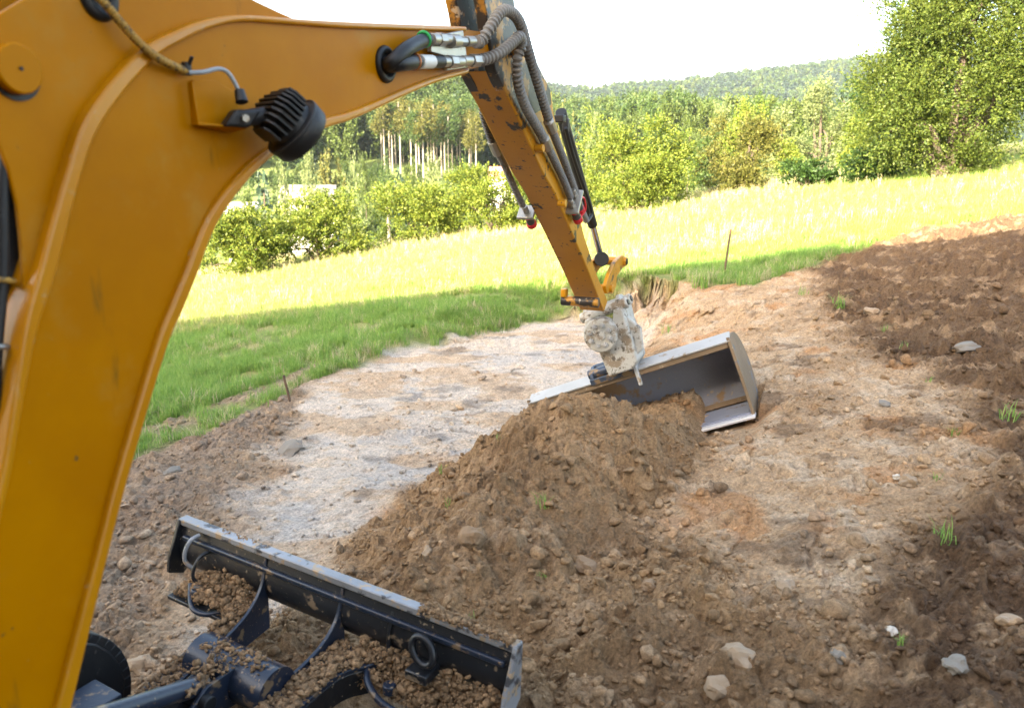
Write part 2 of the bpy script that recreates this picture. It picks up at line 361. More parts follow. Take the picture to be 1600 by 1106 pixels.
M['leafE'] = leafmat('pale_grey_leaves', (.10, .14, .055), (.19, .22, .09))
M['conif'] = leafmat('conifer_needles', (.016, .036, .022), (.034, .060, .034), .15)
M['wood1'] = leafmat('wood_leaves', (.028, .058, .014), (.056, .092, .02), .25)
M['wood2'] = leafmat('wood_yellow_leaves', (.045, .074, .016), (.08, .11, .022), .25)
M['grassG'] = leafmat('green_grass', (.13, .28, .05), (.32, .42, .11), .4)
M['grassY'] = leafmat('yellow_grass', (.28, .32, .09), (.44, .43, .16), .4)
M['straw'] = leafmat('dry_grass', (.44, .37, .20), (.56, .48, .30), .3)
M['bark'] = paint('bark', (.10, .075, .055), (.06, .045, .035), .9, 0, [], .8, 30, .02)
M['palebark'] = paint('pale_bark', (.27, .24, .20), (.19, .165, .135), .85)
M['plaster'] = paint('white_plaster', (.66, .64, .60), (.58, .56, .52), .9)
M['rooftin'] = paint('pale_tin_roof', (.36, .33, .29), (.30, .27, .24), .6)
M['roofred'] = paint('faded_red_roof', (.52, .20, .15), (.42, .15, .11), .8)
M['brick'] = paint('red_gable', (.36, .13, .075), (.30, .11, .06), .9)
M['timber'] = paint('grey_timber', (.17, .15, .13), (.12, .105, .09), .85)
M['darkwin'] = paint('window_glass', (.02, .025, .03), (.03, .035, .04), .08)

# ------------------------------------------------------------------ ground sheet
def axis(dense, lo, hi, g=1.13):
    a = list(dense); s = a[1] - a[0]; left = []; x = a[0]
    while x > lo: s *= g; x -= s; left.append(x)
    s = a[-1] - a[-2]; x = a[-1]; right = []
    while x < hi: s *= g; x += s; right.append(x)
    return np.array(left[::-1] + a + right)
ydense = [1.5]
while ydense[-1] < 13.2: ydense.append(ydense[-1] + .0095 + .0019 * (ydense[-1] - 1.5))
xs = axis(list(np.arange(-4.6, -2.6, .03)) + list(np.arange(-2.6, 4.2, .016)) + list(np.arange(4.2, 8.6, .03)), -4200, 4200, 1.16); ys = axis(ydense, -900, 4800, 1.12)
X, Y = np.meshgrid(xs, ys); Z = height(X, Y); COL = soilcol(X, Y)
st = sst(.35, .9, np.abs(np.gradient(coarse(X, Y), axis=0) / np.gradient(Y, axis=0))) * (Y > 8) * (Y < 14)      # the cut bank: broken face
Y = Y + st * ((fbm(X * 5, Z * 7, 4, 401) - .5) * .34 - np.abs(fbm(X * 14, Z * 16, 3, 405) - .5) * .22); X = X + st * (fbm(X * 6, Z * 9, 3, 409) - .5) * .16
def grid_mesh(name, X, Y, Z, mat):
    ny, nx = X.shape; me = bpy.data.meshes.new(name); nv = nx * ny
    me.vertices.add(nv); co = np.stack([X, Y, Z], -1).reshape(-1, 3).astype(np.float32); me.vertices.foreach_set('co', co.ravel())
    i = np.arange(nv).reshape(ny, nx); q = np.stack([i[:-1, :-1], i[:-1, 1:], i[1:, 1:], i[1:, :-1]], -1).reshape(-1, 4)
    nf = len(q); me.loops.add(nf * 4); me.loops.foreach_set('vertex_index', q.ravel().astype(np.int32))
    me.polygons.add(nf); me.polygons.foreach_set('loop_start', (np.arange(nf) * 4).astype(np.int32))
    me.update(calc_edges=True); cy = Y[:-1, :-1].ravel(); me.polygons.foreach_set('use_smooth', (cy > 13) | (cy < 1.4))
    me.materials.append(mat); return me
def setcol(me, col):
    a = me.color_attributes.new('Col', 'FLOAT_COLOR', 'POINT')
    c = np.ones((len(me.vertices), 4), np.float32); c[:, :3] = col.reshape(-1, 3); a.data.foreach_set('color', c.ravel())
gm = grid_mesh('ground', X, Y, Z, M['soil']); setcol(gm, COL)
ground = bpy.data.objects.new('ground', gm); C.objects.link(ground); tag(ground, kind='structure')

def unit(v): return v / (np.linalg.norm(v, axis=-1, keepdims=True) + 1e-9)
# ------------------------------------------------------------------ loose clods (uncountable) as one mesh
def ico(sub=1):
    import bmesh
    b = bmesh.new(); bmesh.ops.create_icosphere(b, subdivisions=sub, radius=1)
    v = np.array([p.co for p in b.verts]); f = np.array([[q.index for q in p.verts] for p in b.faces]); b.free(); return v, f
I1, F1 = ico(1); I2, F2 = ico(2)
def blobs(name, P, S, col, mat, base=(I1, F1), jit=.28, kind='stuff', sink=.15):
    V0, F0 = base; n = len(P); nv = len(V0)
    q = rng.normal(size=(n, 4)); q /= np.linalg.norm(q, axis=1)[:, None]; w, x, y, z = q.T
    Rm = np.stack([1-2*(y*y+z*z), 2*(x*y-z*w), 2*(x*z+y*w), 2*(x*y+z*w), 1-2*(x*x+z*z), 2*(y*z-x*w), 2*(x*z-y*w), 2*(y*z+x*w), 1-2*(x*x+y*y)], -1).reshape(n, 3, 3)
    V = V0[None] * (1 + rng.uniform(-jit, jit, (n, nv, 1))) * 1.18
    for _ in range(7):                  # break off random faces
        pn = unit(rng.normal(size=(n, 3))); d = rng.uniform(.42, .85, (n, 1)); ov = np.maximum(0, np.einsum('nvi,ni->nv', V, pn) - d)
        V = V - ov[:, :, None] * pn[:, None, :]
    V = V * rng.uniform(.62, 1.2, (n, 1, 3))
    V = np.einsum('nij,nvj->nvi', Rm, V) * S[:, None, None]; V[:, :, 2] *= .8
    V = V + P[:, None, :]; V[:, :, 2] += (S * (1 - 2 * sink) * .5)[:, None]
    F = (F0[None] + (np.arange(n) * nv)[:, None, None]).reshape(-1, 3)
    me = bpy.data.meshes.new(name); me.vertices.add(n * nv); me.vertices.foreach_set('co', V.reshape(-1).astype(np.float32))
    me.loops.add(F.size); me.loops.foreach_set('vertex_index', F.ravel().astype(np.int32)); me.polygons.add(len(F))
    me.polygons.foreach_set('loop_start', (np.arange(len(F)) * 3).astype(np.int32)); me.update(calc_edges=True)
    me.materials.append(mat); setcol(me, np.repeat(col * rng.uniform(.75, 1.25, (n, 1)), nv, 0))
    return me
def scatter_pts(n, y0, y1, pw=1.0):
    y = y0 + (y1 - y0) * rng.random(n) ** pw; hw = .78 * y + .5
    x = (rng.random(n) * 2 - 1) * hw; return x, y
def clod_set(n, y0, y1, smin_, smax, base, pw):
    x, y = scatter_pts(n, y0, y1, pw)
    loose, clay, grass, right, hp = masks(x, y)
    dens = np.clip(loose * .95 + .26 + .3 * sst(.5, .66, fbm(x * 1.7, y * 1.7, 3, 65)) - clay * .10, 0, 1) * (1 - grass) * (.35 + .9 * vn(x * 2.2, y * 2.2, 201))
    k = rng.random(n) < dens; x, y = x[k], y[k]
    s = smin_ * (smax / smin_) ** (rng.random(len(x)) ** 3.4)
    P = np.stack([x, y, height(x, y)], -1)
    return P, s, soilcol(x, y), base
P, s, c, _ = clod_set(70000, 1.7, 9.5, .0045, .022, (I1, F1), 1.3)
cl = bpy.data.objects.new('soil_clods', blobs('soil_clods', P, s, c, M['clods'])); C.objects.link(cl)
tag(cl, 'small brown clods and crumbs strewn over the dug soil', 'soil', kind='stuff')
P, s, c, _ = clod_set(9500, 1.7, 9.0, .014, .050, (I2, F2), 1.25)
cl2 = bpy.data.objects.new('soil_lumps', blobs('soil_lumps', P, s, c * .86, M['clods'], (I2, F2), .12)); C.objects.link(cl2)
tag(cl2, 'larger rough brown lumps lying among the loose soil', 'soil', kind='stuff')
# ------------------------------------------------------------------ single stones
def gp(u, v, t0=1.5, t1=16, n=600):       # where a line of sight meets the ground
    d = ray(u, v); t = np.linspace(t0, t1, n); z = height(d.x * t, d.y * t); k = CAMZ + d.z * t < z
    i = int(np.argmax(k)) if k.any() else n - 1
    return Vector((d.x * t[i], d.y * t[i], z[i])), float(t[i])
def stone(u, v, rpx, mat, label, flat=.7, seed=0, name='stone'):
    p, t = gp(u, v)
    r = rpx / FPX * t; q = random.Random(seed + int(u)); nv = []
    from mathutils import noise as mn
    for w in I2S:
        k = 1 + .55 * (mn.noise(Vector(w) * 1.3 + Vector((q.random() * 0 + u, v, 0))))
        k = round(k * 7) / 7 * .5 + k * .5
        nv.append((w[0] * k * r * 1.1, w[1] * k * r * .9, w[2] * k * r * flat))
    me = bpy.data.meshes.new(name); me.from_pydata(nv, [], I2F); me.update(); me.materials.append(mat)
    me.polygons.foreach_set('use_smooth', [True] * len(me.polygons)); me.set_sharp_from_angle(angle=R(24))
    o = bpy.data.objects.new(name, me); C.objects.link(o); o.location = (p.x, p.y, p.z + r * flat * .2); o.rotation_euler = (q.uniform(-.3, .3), q.uniform(-.3, .3), q.uniform(0, 6))
    return tag(o, label, 'stone' if name == 'stone' else 'soil clod')
def ico3():
    import bmesh
    b = bmesh.new(); bmesh.ops.create_icosphere(b, subdivisions=3, radius=1)
    v = [tuple(p.co) for p in b.verts]; f = [tuple(q.index for q in p.verts) for p in b.faces]; b.free(); return v, f
I2S, I2F = ico3()
for a in [(1153, 1036, 27, 'stone', 'large pale stone with orange stain near the bottom edge', .85),
          (1228, 924, 15, 'stone', 'pale stone beside a small hollow in the beige slope'),
          (1309, 1028, 12, 'greystone', 'small pale grey stone right of the large orange-stained stone', .8),
          (1120, 1078, 18, 'stone', 'tan stone just below the large orange-stained stone', .9),
          (455, 702, 20, 'greystone', 'flat pale grey stone slab on the dark soil left of the pit floor', .35),
          (270, 740, 12, 'greystone', 'dark grey stone in the rubble beside the yellow boom', .6),
          (1383, 632, 10, 'greystone', 'flat grey stone halfway up the beige slope right of the bucket', .4),
          (1365, 490, 13, 'stone', 'flat tan stone below the dark soil plateau', .5),
          (1510, 546, 22, 'greystone', 'dark grey flat rock on the brown soil at the right edge', .4),
          (1420, 755, 12, 'stone', 'orange-tan stone in the middle of the right slope', .8),
          (1400, 750, 6, 'chip', 'tiny white stone chip beside the orange-tan stone', .8),
          (1392, 995, 10, 'chip', 'white stone chip near the grass blade at lower right', .8),
          (1490, 1050, 20, 'greystone', 'dim grey stone in the dark soil at lower right', .6),
          (1578, 975, 17, 'stone', 'tan stone at the right edge of the picture', .7),
          (912, 886, 24, 'clod', 'wide flat brown clod in the loose soil below the heap', .55, 'clod'),
          (738, 857, 18, 'clod', 'upright brown clod left of the wide flat clod', .9, 'clod'),
          (320, 945, 15, 'stone', 'pale angular stone beside the left end of the dozer blade', .8),
          (220, 1045, 20, 'stone', 'rounded tan lump beside the black track', .7),
          (1015, 918, 12, 'clod', 'brown clod right of the wide flat clod', .9, 'clod'),
          (668, 868, 9, 'stone', 'small tan flake standing in the loose soil above the dozer blade', 1.1)]:
    stone(a[0], a[1], a[2], M[a[3]], a[4], a[5] if len(a) > 5 else .7, 3, a[6] if len(a) > 6 else 'stone')
# ================================================================== excavator
EL = BW(.5, -.55, 0); EL.z = h1(EL.x, EL.y)
EX = empty('excavator', EL, 'yellow excavator with work light on its boom and tilted bucket behind a heap', 'excavator')
def eb(mb, name, mat, parent=None, **k): return mb.build(name, M[mat], parent or EX, EL, **k)
def part_tag(o, label): o['label'] = label; return o
def toplane(px, n): return [pl(u, v, n) for u, v in px]
def ext(c, L):                                  # lengthen a plane curve at its start
    a, b = Vector(c[0]), Vector(c[2]); return [tuple(a + (a - b).normalized() * L)] + c
def sm(c, k=6): return [(p.x, p.y) for p in crom([Vector((a, b, 0)) for a, b in c], k)]
O_ = [(-60,990),(0,757),(18,656),(40,509),(64,420),(104,276),(140,178),(217,83),(271,51),(326,30),(383,24),(470,30),(560,35),(730,42)]
I_ = [(-40,995),(15,760),(33,660),(60,520),(90,425),(127,282),(163,190),(239,96),(290,63),(333,44),(385,34),(470,39),(560,45),(730,50)]
LO = [(108,1130),(167,885),(203,745),(262,547),(290,480),(310,430),(350,335),(425,247),(506,203),(560,184),(671,134),(734,115)]
LI = [(85,1128),(150,880),(185,743),(244,545),(270,478),(292,425),(333,328),(405,245),(500,189),(556,172),(668,125),(734,106)]
NR = .018
co, ci, lo, li = [sm(ext(toplane(c, NR), .45)) for c in (O_, I_, LO, LI)]
mid = lambda A, B: [((a[0]+b[0])/2, (a[1]+b[1])/2) for a, b in zip(A, B)]
tip = [pl(752, 50, 0), pl(768, 60, 0), pl(772, 85, 0), pl(760, 102, 0)]
poly = mid(co, ci) + tip + mid(lo, li)[::-1]
boom = eb(MB().prism([BW(s, 0, z) for s, z in poly], SI * -.16), 'boom', 'yellow', smooth=False)
def rail(A, B, name): return eb(MB().strip([BW(s, NR, z) for s, z in A], [BW(s, NR, z) for s, z in B], SI * (-.16 - 2 * NR)), name, 'yellow_rail', boom, bevel=.009, seg=3)
rail(co, ci, 'top_flange'); rail(lo, li, 'bottom_flange')
# cylinder lug plates on the back of the boom
LUG = [(46,545),(40,500),(37,430),(33,370),(27,320),(14,265),(-6,215),(-30,160),(-42,100),(-34,50),(0,22),(36,0),(80,-28),(200,-60),(320,-42),(400,2),(436,19),(474,36),(420,45),(340,52),(260,85),(190,160),(140,260),(100,380),(70,500)]
lugp = toplane(LUG, -.012)
for n0, LP in ((-.012, lugp), (-.118, toplane([(-30,160),(-42,100),(-34,50),(0,22),(36,0),(80,-28),(200,-60),(320,-42),(400,2),(436,19),(340,52),(260,85),(190,160)], -.012))):
    lug = eb(MB().prism([BW(s, n0, z) for s, z in LP], SI * -.012), 'lug_plate', 'yellow', boom, bevel=.003)
c0 = pl(25, 108, .0)
pin = eb(MB().cyl(BW(c0[0], -.17, c0[1]), BW(c0[0], .014, c0[1]), .048, 28), 'pivot_pin', 'yellow', boom, bevel=.004)
eb(MB().cyl(BW(c0[0] + .004, -.012, c0[1] - .006), BW(c0[0] + .004, -.008, c0[1] - .006), .054, 32), 'pin_shadow_disc', 'black', boom)  # black disc set low, painting the shadow under the pin boss
eb(MB().cyl(BW(c0[0], .01, c0[1]), BW(c0[0], .017, c0[1]), .004, 10), 'grease_nipple', 'black', boom)
g0 = pl(160, -4, 0)
eb(MB().torus(BW(g0[0], -.012, g0[1]), SI, .036, .014, 28), 'cable_grommet', 'black', boom)
eb(MB().cyl(BW(g0[0], -.10, g0[1]), BW(g0[0], -.008, g0[1]), .036, 28), 'cable_hole_disc', 'black', boom)  # solid black disc painted as the dark inside the hole
# dark hoses, and an added black tube filling the dark gap behind the boom
hp_ = [(12,180),(8,300),(14,430),(2,560),(-10,700),(-40,860)]
hz = EX
for k in range(5):
    pth = [plw(u - 4 - 4 * k + 6 * math.sin(k * 2 + v * .01), v, -.03 - .035 * k) for u, v in hp_]
    hz = eb(MB().tube(crom(pth, 8), .011, 10), 'boom_hose', 'black', boom)
for (u, v) in ((10, 437), (2, 540)):
    eb(MB().torus(plw(u - 10, v, -.04), (0.1, .2, 1), .024, .006, 16, 8), 'hose_clip', 'braid' if v < 500 else 'steel', boom)
lc = MB().tube([plw(-14, 150, -.12), plw(6, 480, -.12), plw(-90, 1000, -.12)], .066, 20)
eb(lc, 'dark_gap_tube', 'black')
# braided sleeve to the work light, cable tie, light
sl = [plw(u, v, n) for u, v, n in ((135,-20,-.01),(165,8,.012),(192,40,.02),(222,72,.03),(252,94,.03),(290,112,.02))]
cable = eb(MB().tube(crom(sl, 30), [(.0105 if i % 4 < 2 else .0085) for i in range(151)], 10), 'braided_sleeve', 'braid', boom)
ct = plw(292, 110, .02)
WL = eb(MB().tube([ct + Vector((0,0,.018)), ct, ct - Vector((0,0,.012))], .012, 10).tube([ct, ct + SI*.02 + ZZ*.03], .005, 6), 'cable_tie', 'black', boom)
# ---- work light
bp = [pl(296, 126, .0), pl(303, 196, .0), pl(360, 208, .0), pl(372, 150, .0), pl(330, 126, .0)]
br = MB().prism([BW(s, .012, z) for s, z in bp], SI * -.010)
e1, e2, e3 = [pl(*p, .02) for p in ((303, 196), (362, 208), (297, 128))]
br.prism([BW(e1[0], .012, e1[1]), BW(e2[0], .012, e2[1]), BW(e2[0], .075, e2[1] + .01), BW(e1[0], .035, e1[1])], ZZ * .006)
br.prism([BW(e3[0], .012, e3[1]), BW(e1[0], .012, e1[1]), BW(e1[0], .035, e1[1]), BW(e3[0], .026, e3[1])], AL * .005)
light = eb(br, 'work_light', 'yellow', bevel=.002); light['label'] = 'black finned round work light on a bent yellow bracket'
LC = plw(447, 190, .12); ld = (plw(478, 220, .15) - plw(410, 160, .10)).normalized()     # body centre and pointing direction
lx = ld.orthogonal().normalized(); ly = ld.cross(lx)
Rl = .088
body = MB().tube([LC - ld*.060, LC - ld*.050, LC + ld*.015, LC + ld*.02, LC + ld*.026, LC + ld*.06, LC + ld*.068],
                 [Rl*.50, Rl*.66, Rl*.80, Rl*1.0, Rl*1.04, Rl*1.0, Rl*.93], 36)
hsg = eb(body, 'lamp_housing', 'black', light)
upv = (ZZ - ld * ld.z).normalized(); acr = ld.cross(upv)
for k in range(9):
    off = (k - 4) * .0165; hw = math.sqrt(max(0, (Rl * .90) ** 2 - off ** 2))
    fb_ = .074 - .022 * (abs(k - 4) / 4) ** 2
    fm = MB().prism([LC + upv * (off - .0032) + ld * q + acr * w for q, w in ((0, -hw), (-fb_ * .7, -hw), (-fb_, -hw * .72), (-fb_, hw * .72), (-fb_ * .7, hw), (0, hw))], upv * .0064)
    eb(fm, 'cooling_fin', 'black', light, bevel=.001)
eb(MB().tube([LC + ld*.066, LC + ld*.071], [Rl*.9, Rl*.88], 36), 'lens', 'glass', light)
eb(MB().torus(LC + ld*.021, ld, Rl * 1.0, .004, 40, 8), 'lens_ring', 'black', light)
kn = plw(375, 186, .07)
kb = MB().box(kn, (LC - kn).normalized() * .035, upv * .028, acr * .024)
eb(kb, 'hinge_block', 'black', light, bevel=.008)
eb(MB().tube([kn, LC - ld * .03], [.02, .026], 14), 'hinge_arm', 'black', light)
eb(MB().cyl(kn + acr * -.03 + upv*.0, kn + acr * .036, .010, 6), 'hinge_bolt', 'steel', light)
eb(MB().tube([plw(378, 160, .085), plw(374, 142, .075)], [.016, .013], 12), 'cable_gland', 'black', light)
eb(MB().tube(crom([plw(u, v, n) for u, v, n in ((296,114,.03),(318,113,.05),(342,108,.06),(358,116,.07),(373,142,.075))], 8), .0055, 8), 'lamp_cable', 'wire', light)
# ---- hydraulic fittings on the boom tip
gr = pl(601, 101, 0); G = BW(gr[0], .004, gr[1])
gm_ = MB().torus(G, SI, .050, .014, 32, 10, 1.0); hb = eb(gm_, 'hose_grommet', 'black', boom)
eb(MB().cyl(G - SI * .06, G + SI * .001, .045, 24), 'hose_hole_disc', 'black', boom)  # closed black cylinder, its colour stands for the unlit hole
def hosep(pts, r, name, mat, spiral=0, parent=None, k=10):
    p = crom([plw(u, v, n) for u, v, n in pts], k)
    if not spiral: return eb(MB().tube(p, r, 12), name, mat, parent)
    L = sum((p[i+1] - p[i]).length for i in range(len(p) - 1)); N = int(L / spiral * 4); q = []; acc = 0; j = 0
    for i in range(N + 1):
        d = L * i / N
        while j < len(p) - 2 and acc + (p[j+1] - p[j]).length < d: acc += (p[j+1] - p[j]).length; j += 1
        sl_ = (p[j+1] - p[j]).length; q.append(p[j].lerp(p[j+1], min(1, (d - acc) / sl_ if sl_ else 0)))
    return eb(MB().tube(q, [r * (1.0 if i % 4 < 2 else .74) for i in range(len(q))], 12), name, mat, parent)
hosep([(598,104,-.01),(612,98,.05),(632,80,.07),(652,68,.06),(668,62,.055)], .026, 'boom_tip_hose', 'black')
hosep([(600,106,-.01),(618,101,.055),(636,99,.07),(652,97,.06)], .026, 'boom_tip_hose', 'black')
eb(MB().torus(plw(662, 62, .057), (plw(672, 60, .055) - plw(655, 66, .06)), .026, .006, 20, 8), 'hose_tie', 'green')
eb(MB().torus(plw(647, 97, .063), AL, .027, .005, 20, 8), 'hose_clamp', 'copper')
hosep([(655,97,.06),(674,97,.055)], .026, 'hose_end', 'white', k=2)
hosep([(674,97,.055),(690,97,.055)], .024, 'hose_ferrule', 'black', k=2)
bk = [pl(u, v, .04) for u, v in ((692,54),(722,48),(730,106),(697,111),(694,88),(672,82),(672,72),(694,70))]
blk = eb(MB().prism([BW(s, .028, z) for s, z in bk], SI * .018), 'bulkhead_plate', 'steel', bevel=.003)
def fitting(u0, u1, v, n, rr):
    p = MB(); m = len(rr)
    for i, r in enumerate(rr):
        a = u0 + (u1 - u0) * i / m; b = u0 + (u1 - u0) * (i + .92) / m
        p.cyl(plw(a, v, n), plw(b, v, n), r, 6 if i % 2 else 16)
    return eb(p, 'hose_fitting', 'steel', blk, bevel=.002)
fitting(674, 704, 62, .055, [.022, .026, .020]); fitting(704, 740, 65, .058, [.026, .018, .021])
fitting(690, 722, 97, .055, [.020, .027, .022]); fitting(722, 750, 95, .058, [.020, .027])
# ---- stick
S0, S1 = .015, -.175
SB = [(944,487),(920,425),(893,362),(866,300),(850,273),(823,215),(802,168),(774,110)]
BK = [(860,140),(866,180),(890,270),(913,368),(934,432),(950,470)]
stp = toplane(SB, S0) + toplane(BK, S0)
stick = eb(MB().prism([BW(s, S0, z) for s, z in stp], SI * (S1 - S0)), 'stick', 'yellow_worn', bevel=.008)
EARP = [(782,128),(774,110),(765,60),(760,20),(748,-40),(738,-110),(790,-120),(800,-20),(806,20),(830,80),(860,140),(862,165),(815,190)]
for n0 in (S0 + .001, S1 + .055):
    eb(MB().prism([BW(s, n0, z) for s, z in toplane(EARP, S0)], SI * -.056), 'stick_ear', 'grease', stick, bevel=.006)
pp = pl(800, 75, S0)
eb(MB().cyl(BW(pp[0], S1 - .02, pp[1]), BW(pp[0], S0 + .03, pp[1]), .045, 24), 'stick_pin', 'grease', stick, bevel=.004)
eb(MB().cyl(BW(pp[0], S0 + .03, pp[1]), BW(pp[0], S0 + .045, pp[1]), .022, 6), 'pin_bolt', 'steel', stick)
for (u, v) in ((836, 232), (872, 318)):        # hose bracket stubs on the stick's side
    s, z = pl(u, v, S0); eb(MB().cyl(BW(s, S0, z), BW(s, S0 + .05, z), .022, 14), 'hose_boss', 'yellow_worn', stick, bevel=.003)
# hoses from the bulkhead, over the pivot, down the stick
hosep([(744,66,.058),(752,65,.065),(766,44,.09),(783,19,.10),(799,20,.10),(813,38,.10),(825,79,.09),(842,136,.075),(857,186,.065)], .027, 'stick_hose', 'hose', .024)
hosep([(748,95,.058),(762,92,.075),(780,84,.10),(802,66,.115),(812,58,.115),(815,72,.10),(808,95,.08),(810,131,.065),(822,168,.055),(840,200,.055),(853,224,.055)], .027, 'stick_hose', 'hose', .024)
hosep([(852,222,.055),(864,246,.05),(880,280,.048),(891,308,.048)], .023, 'stick_hose', 'hose', .019)
hosep([(857,186,.065),(866,212,.055),(884,258,.05),(899,300,.048)], .023, 'stick_hose', 'hose', .019)
for (u, v, n) in ((853, 224, .056), (860, 197, .066)):
    d_ = (plw(u + 8, v + 18, n - .004) - plw(u, v, n)).normalized(); c_ = plw(u, v, n)
    eb(MB().tube([c_ - d_ * .05, c_ - d_ * .045, c_ + d_ * .045, c_ + d_ * .05], [.024, .031, .031, .025], 8), 'hose_coupling', 'steel', bevel=.003)
def plate_end(u, v, n, w, name):
    c_ = plw(u, v, n); d_ = (plw(u + 10, v + 25, n) - c_).normalized()
    a_ = SI; b_ = d_.cross(a_).normalized()
    return c_, d_, a_, b_
c_, d_, a_, b_ = plate_end(897, 316, .052, 0, '')
vb = eb(MB().box(c_, d_ * .010, a_ * .045, b_ * .085), 'valve_bracket', 'steel', stick, bevel=.004)
for off in (-.038, .036):
    q = c_ + b_ * off
    eb(MB().cyl(q - d_ * .075, q - d_ * .035, .017, 14).cyl(q - d_ * .035, q - d_ * .008, .024, 6).cyl(q + d_*.01, q + d_*.03, .022, 6), 'hose_fitting', 'steel', vb, bevel=.002)
q = c_ + d_ * .01
for off, ln in ((-.038, .13), (.036, .12)):
    q = c_ + b_ * off + d_ * .02
    cp_ = eb(MB().cyl(q, q + d_ * ln, .026, 18), 'quick_coupler', 'hosedark', vb, bevel=.003)
    eb(MB().torus(q + d_ * .02, d_, .028, .006, 24, 8), 'cap_ring', 'red', vb)
    eb(MB().cyl(q + d_ * (ln - .03), q + d_ * (ln + .014), .031, 18), 'dust_cap', 'red', vb, bevel=.006)
eb(MB().tube(crom([q + d_*.02 - b_*.09 + SI*.02, q + d_*.06 - b_*.12 + SI*.03, q + d_*.13 - b_*.08 + SI*.03, q + d_*.12], 6), .006, 8), 'cap_strap', 'red', vb)
# left hose
hosep([(752,150,-.20),(756,180,-.205),(768,218,-.215),(775,235,-.215)], .024, 'stick_hose', 'hosedark', .021)
hosep([(775,235,-.215),(788,258,-.22),(802,290,-.225),(817,322,-.225)], .021, 'stick_hose', 'hose', .019)
c2 = plw(773, 230, -.215); d2 = (plw(785, 258, -.215) - c2).normalized()
eb(MB().tube([c2 - d2*.05, c2 - d2*.045, c2 + d2*.05, c2 + d2*.055], [.022, .029, .029, .023], 8), 'hose_coupling', 'steel', bevel=.003)
c2 = plw(823, 332, -.225)
vb2 = eb(MB().box(c2, d2 * .010, SI * .055, d2.cross(SI).normalized() * .05), 'valve_bracket', 'steel', stick, bevel=.004)
eb(MB().cyl(c2 - d2*.06, c2 - d2*.01, .021, 6).cyl(c2 + d2*.01, c2 + d2*.03, .022, 6), 'hose_fitting', 'steel', vb2, bevel=.002)
eb(MB().cyl(c2 + d2*.02, c2 + d2*.12, .026, 18), 'quick_coupler', 'hosedark', vb2, bevel=.003)
eb(MB().torus(c2 + d2*.035, d2, .028, .006, 24, 8), 'cap_ring', 'red', vb2)
eb(MB().cyl(c2 + d2*.10, c2 + d2*.135, .032, 18), 'dust_cap', 'red', vb2, bevel=.006)
# bucket cylinder on the outer side of the stick
ca, cb, cc = plw(876, 175, -.08), plw(926, 352, -.08), plw(938, 398, -.08)
cyl_ = eb(MB().cyl(ca, cb, .036, 22), 'bucket_cylinder', 'black', bevel=.003)
eb(MB().cyl(cb, cc, .024, 18), 'piston_rod', 'chrome', cyl_)
eb(MB().cyl(plw(940, 405, -.13), plw(940, 405, -.03), .055, 22), 'rod_eye', 'black', cyl_, bevel=.004)
eb(MB().box(plw(875, 186, -.03), AL*.03, SI*.03, ZZ*.022), 'port_block', 'black', cyl_, bevel=.006)
eb(MB().box(plw(884, 196, -.03), AL*.02, SI*.02, ZZ*.04), 'port_elbow', 'black', cyl_, bevel=.006)
eb(MB().tube(crom([plw(u, v, -.02) for u, v in ((884,200),(893,235),(906,275),(920,315),(924,335),(918,345))], 8), .013, 10), 'cylinder_hose', 'black', cyl_)
hosep([(899,300,-.02),(908,325,-.02),(916,345,-.02)], .022, 'cylinder_hose', 'hose', .019, cyl_)
# linkage
LKP = [(958,398),(968,402),(967,414),(958,420),(950,432),(949,446),(944,458),(934,458),(932,446),(938,428),(946,410)]
for n0 in (.022, -.155):
    lk = eb(MB().prism([BW(s, n0, z) for s, z in toplane(LKP, -.05)], SI * -.03), 'link_arm', 'yellow_worn', bevel=.006)
for (u, v, r) in ((961, 408, .035), (939, 450, .030)):
    s, z = pl(u, v, -.05); eb(MB().cyl(BW(s, -.20, z), BW(s, .045, z), r, 20), 'link_pin', 'yellow_worn', stick, bevel=.004)
s, z = pl(961, 408, -.05); eb(MB().cyl(BW(s, .045, z), BW(s, .052, z), .026, 20), 'pin_cap', 'black', stick)
s, z = pl(925, 474, S0); eb(MB().cyl(BW(s + .04, S1 - .05, z), BW(s + .04, S0 + .04, z), .036, 20), 'tip_pin', 'grease', stick, bevel=.004)
eb(MB().box(BW(s + .02, S1 - .025, z + .06), AL * .03, SI * .02, ZZ * .03), 'pin_lock', 'yellow_worn', stick, bevel=.008)
# ---- tilting coupler
KP = at(948, 510, 5.86)                     # middle of the coupler
def K(a, b, c): return KP + TA * a + TB * b + TC * c
prof = [(-.155,.10),(-.165,.0),(-.13,-.12),(-.125,-.38),(.08,-.38),(.14,-.33),(.16,-.12),(.16,-.02),(.175,.10),(.10,.11),(.06,.02),(-.06,.02),(-.10,.11)]
cpl = eb(MB().prism([K(a, -.02, c) for a, c in prof], TB * .30), 'tilt_coupler', 'cast', bevel=.015, seg=3)
fc = at(938, 524, 5.80); fn = -TB
eb(MB().tube([fc - fn*.10, fc - fn*.0, fc + fn*.012, fc + fn * .014], [.135, .135, .125, .11], 36), 'bearing_flange', 'cast', cpl)
fb = MB()
for k in range(8):
    a = 2 * math.pi * k / 8 + .2; p = fc + TA * math.cos(a) * .082 + TC * math.sin(a) * .082
    eb(MB().cyl(p + fn*.010, p + fn * .032, .021, 6).cyl(p + fn*.028, p + fn*.040, .010, 8), 'flange_bolt', 'lip', cpl, bevel=.002)
eb(MB().cyl(fc + fn*.01, fc + fn*.024, .044, 6), 'flange_hub', 'cast', cpl, bevel=.003)
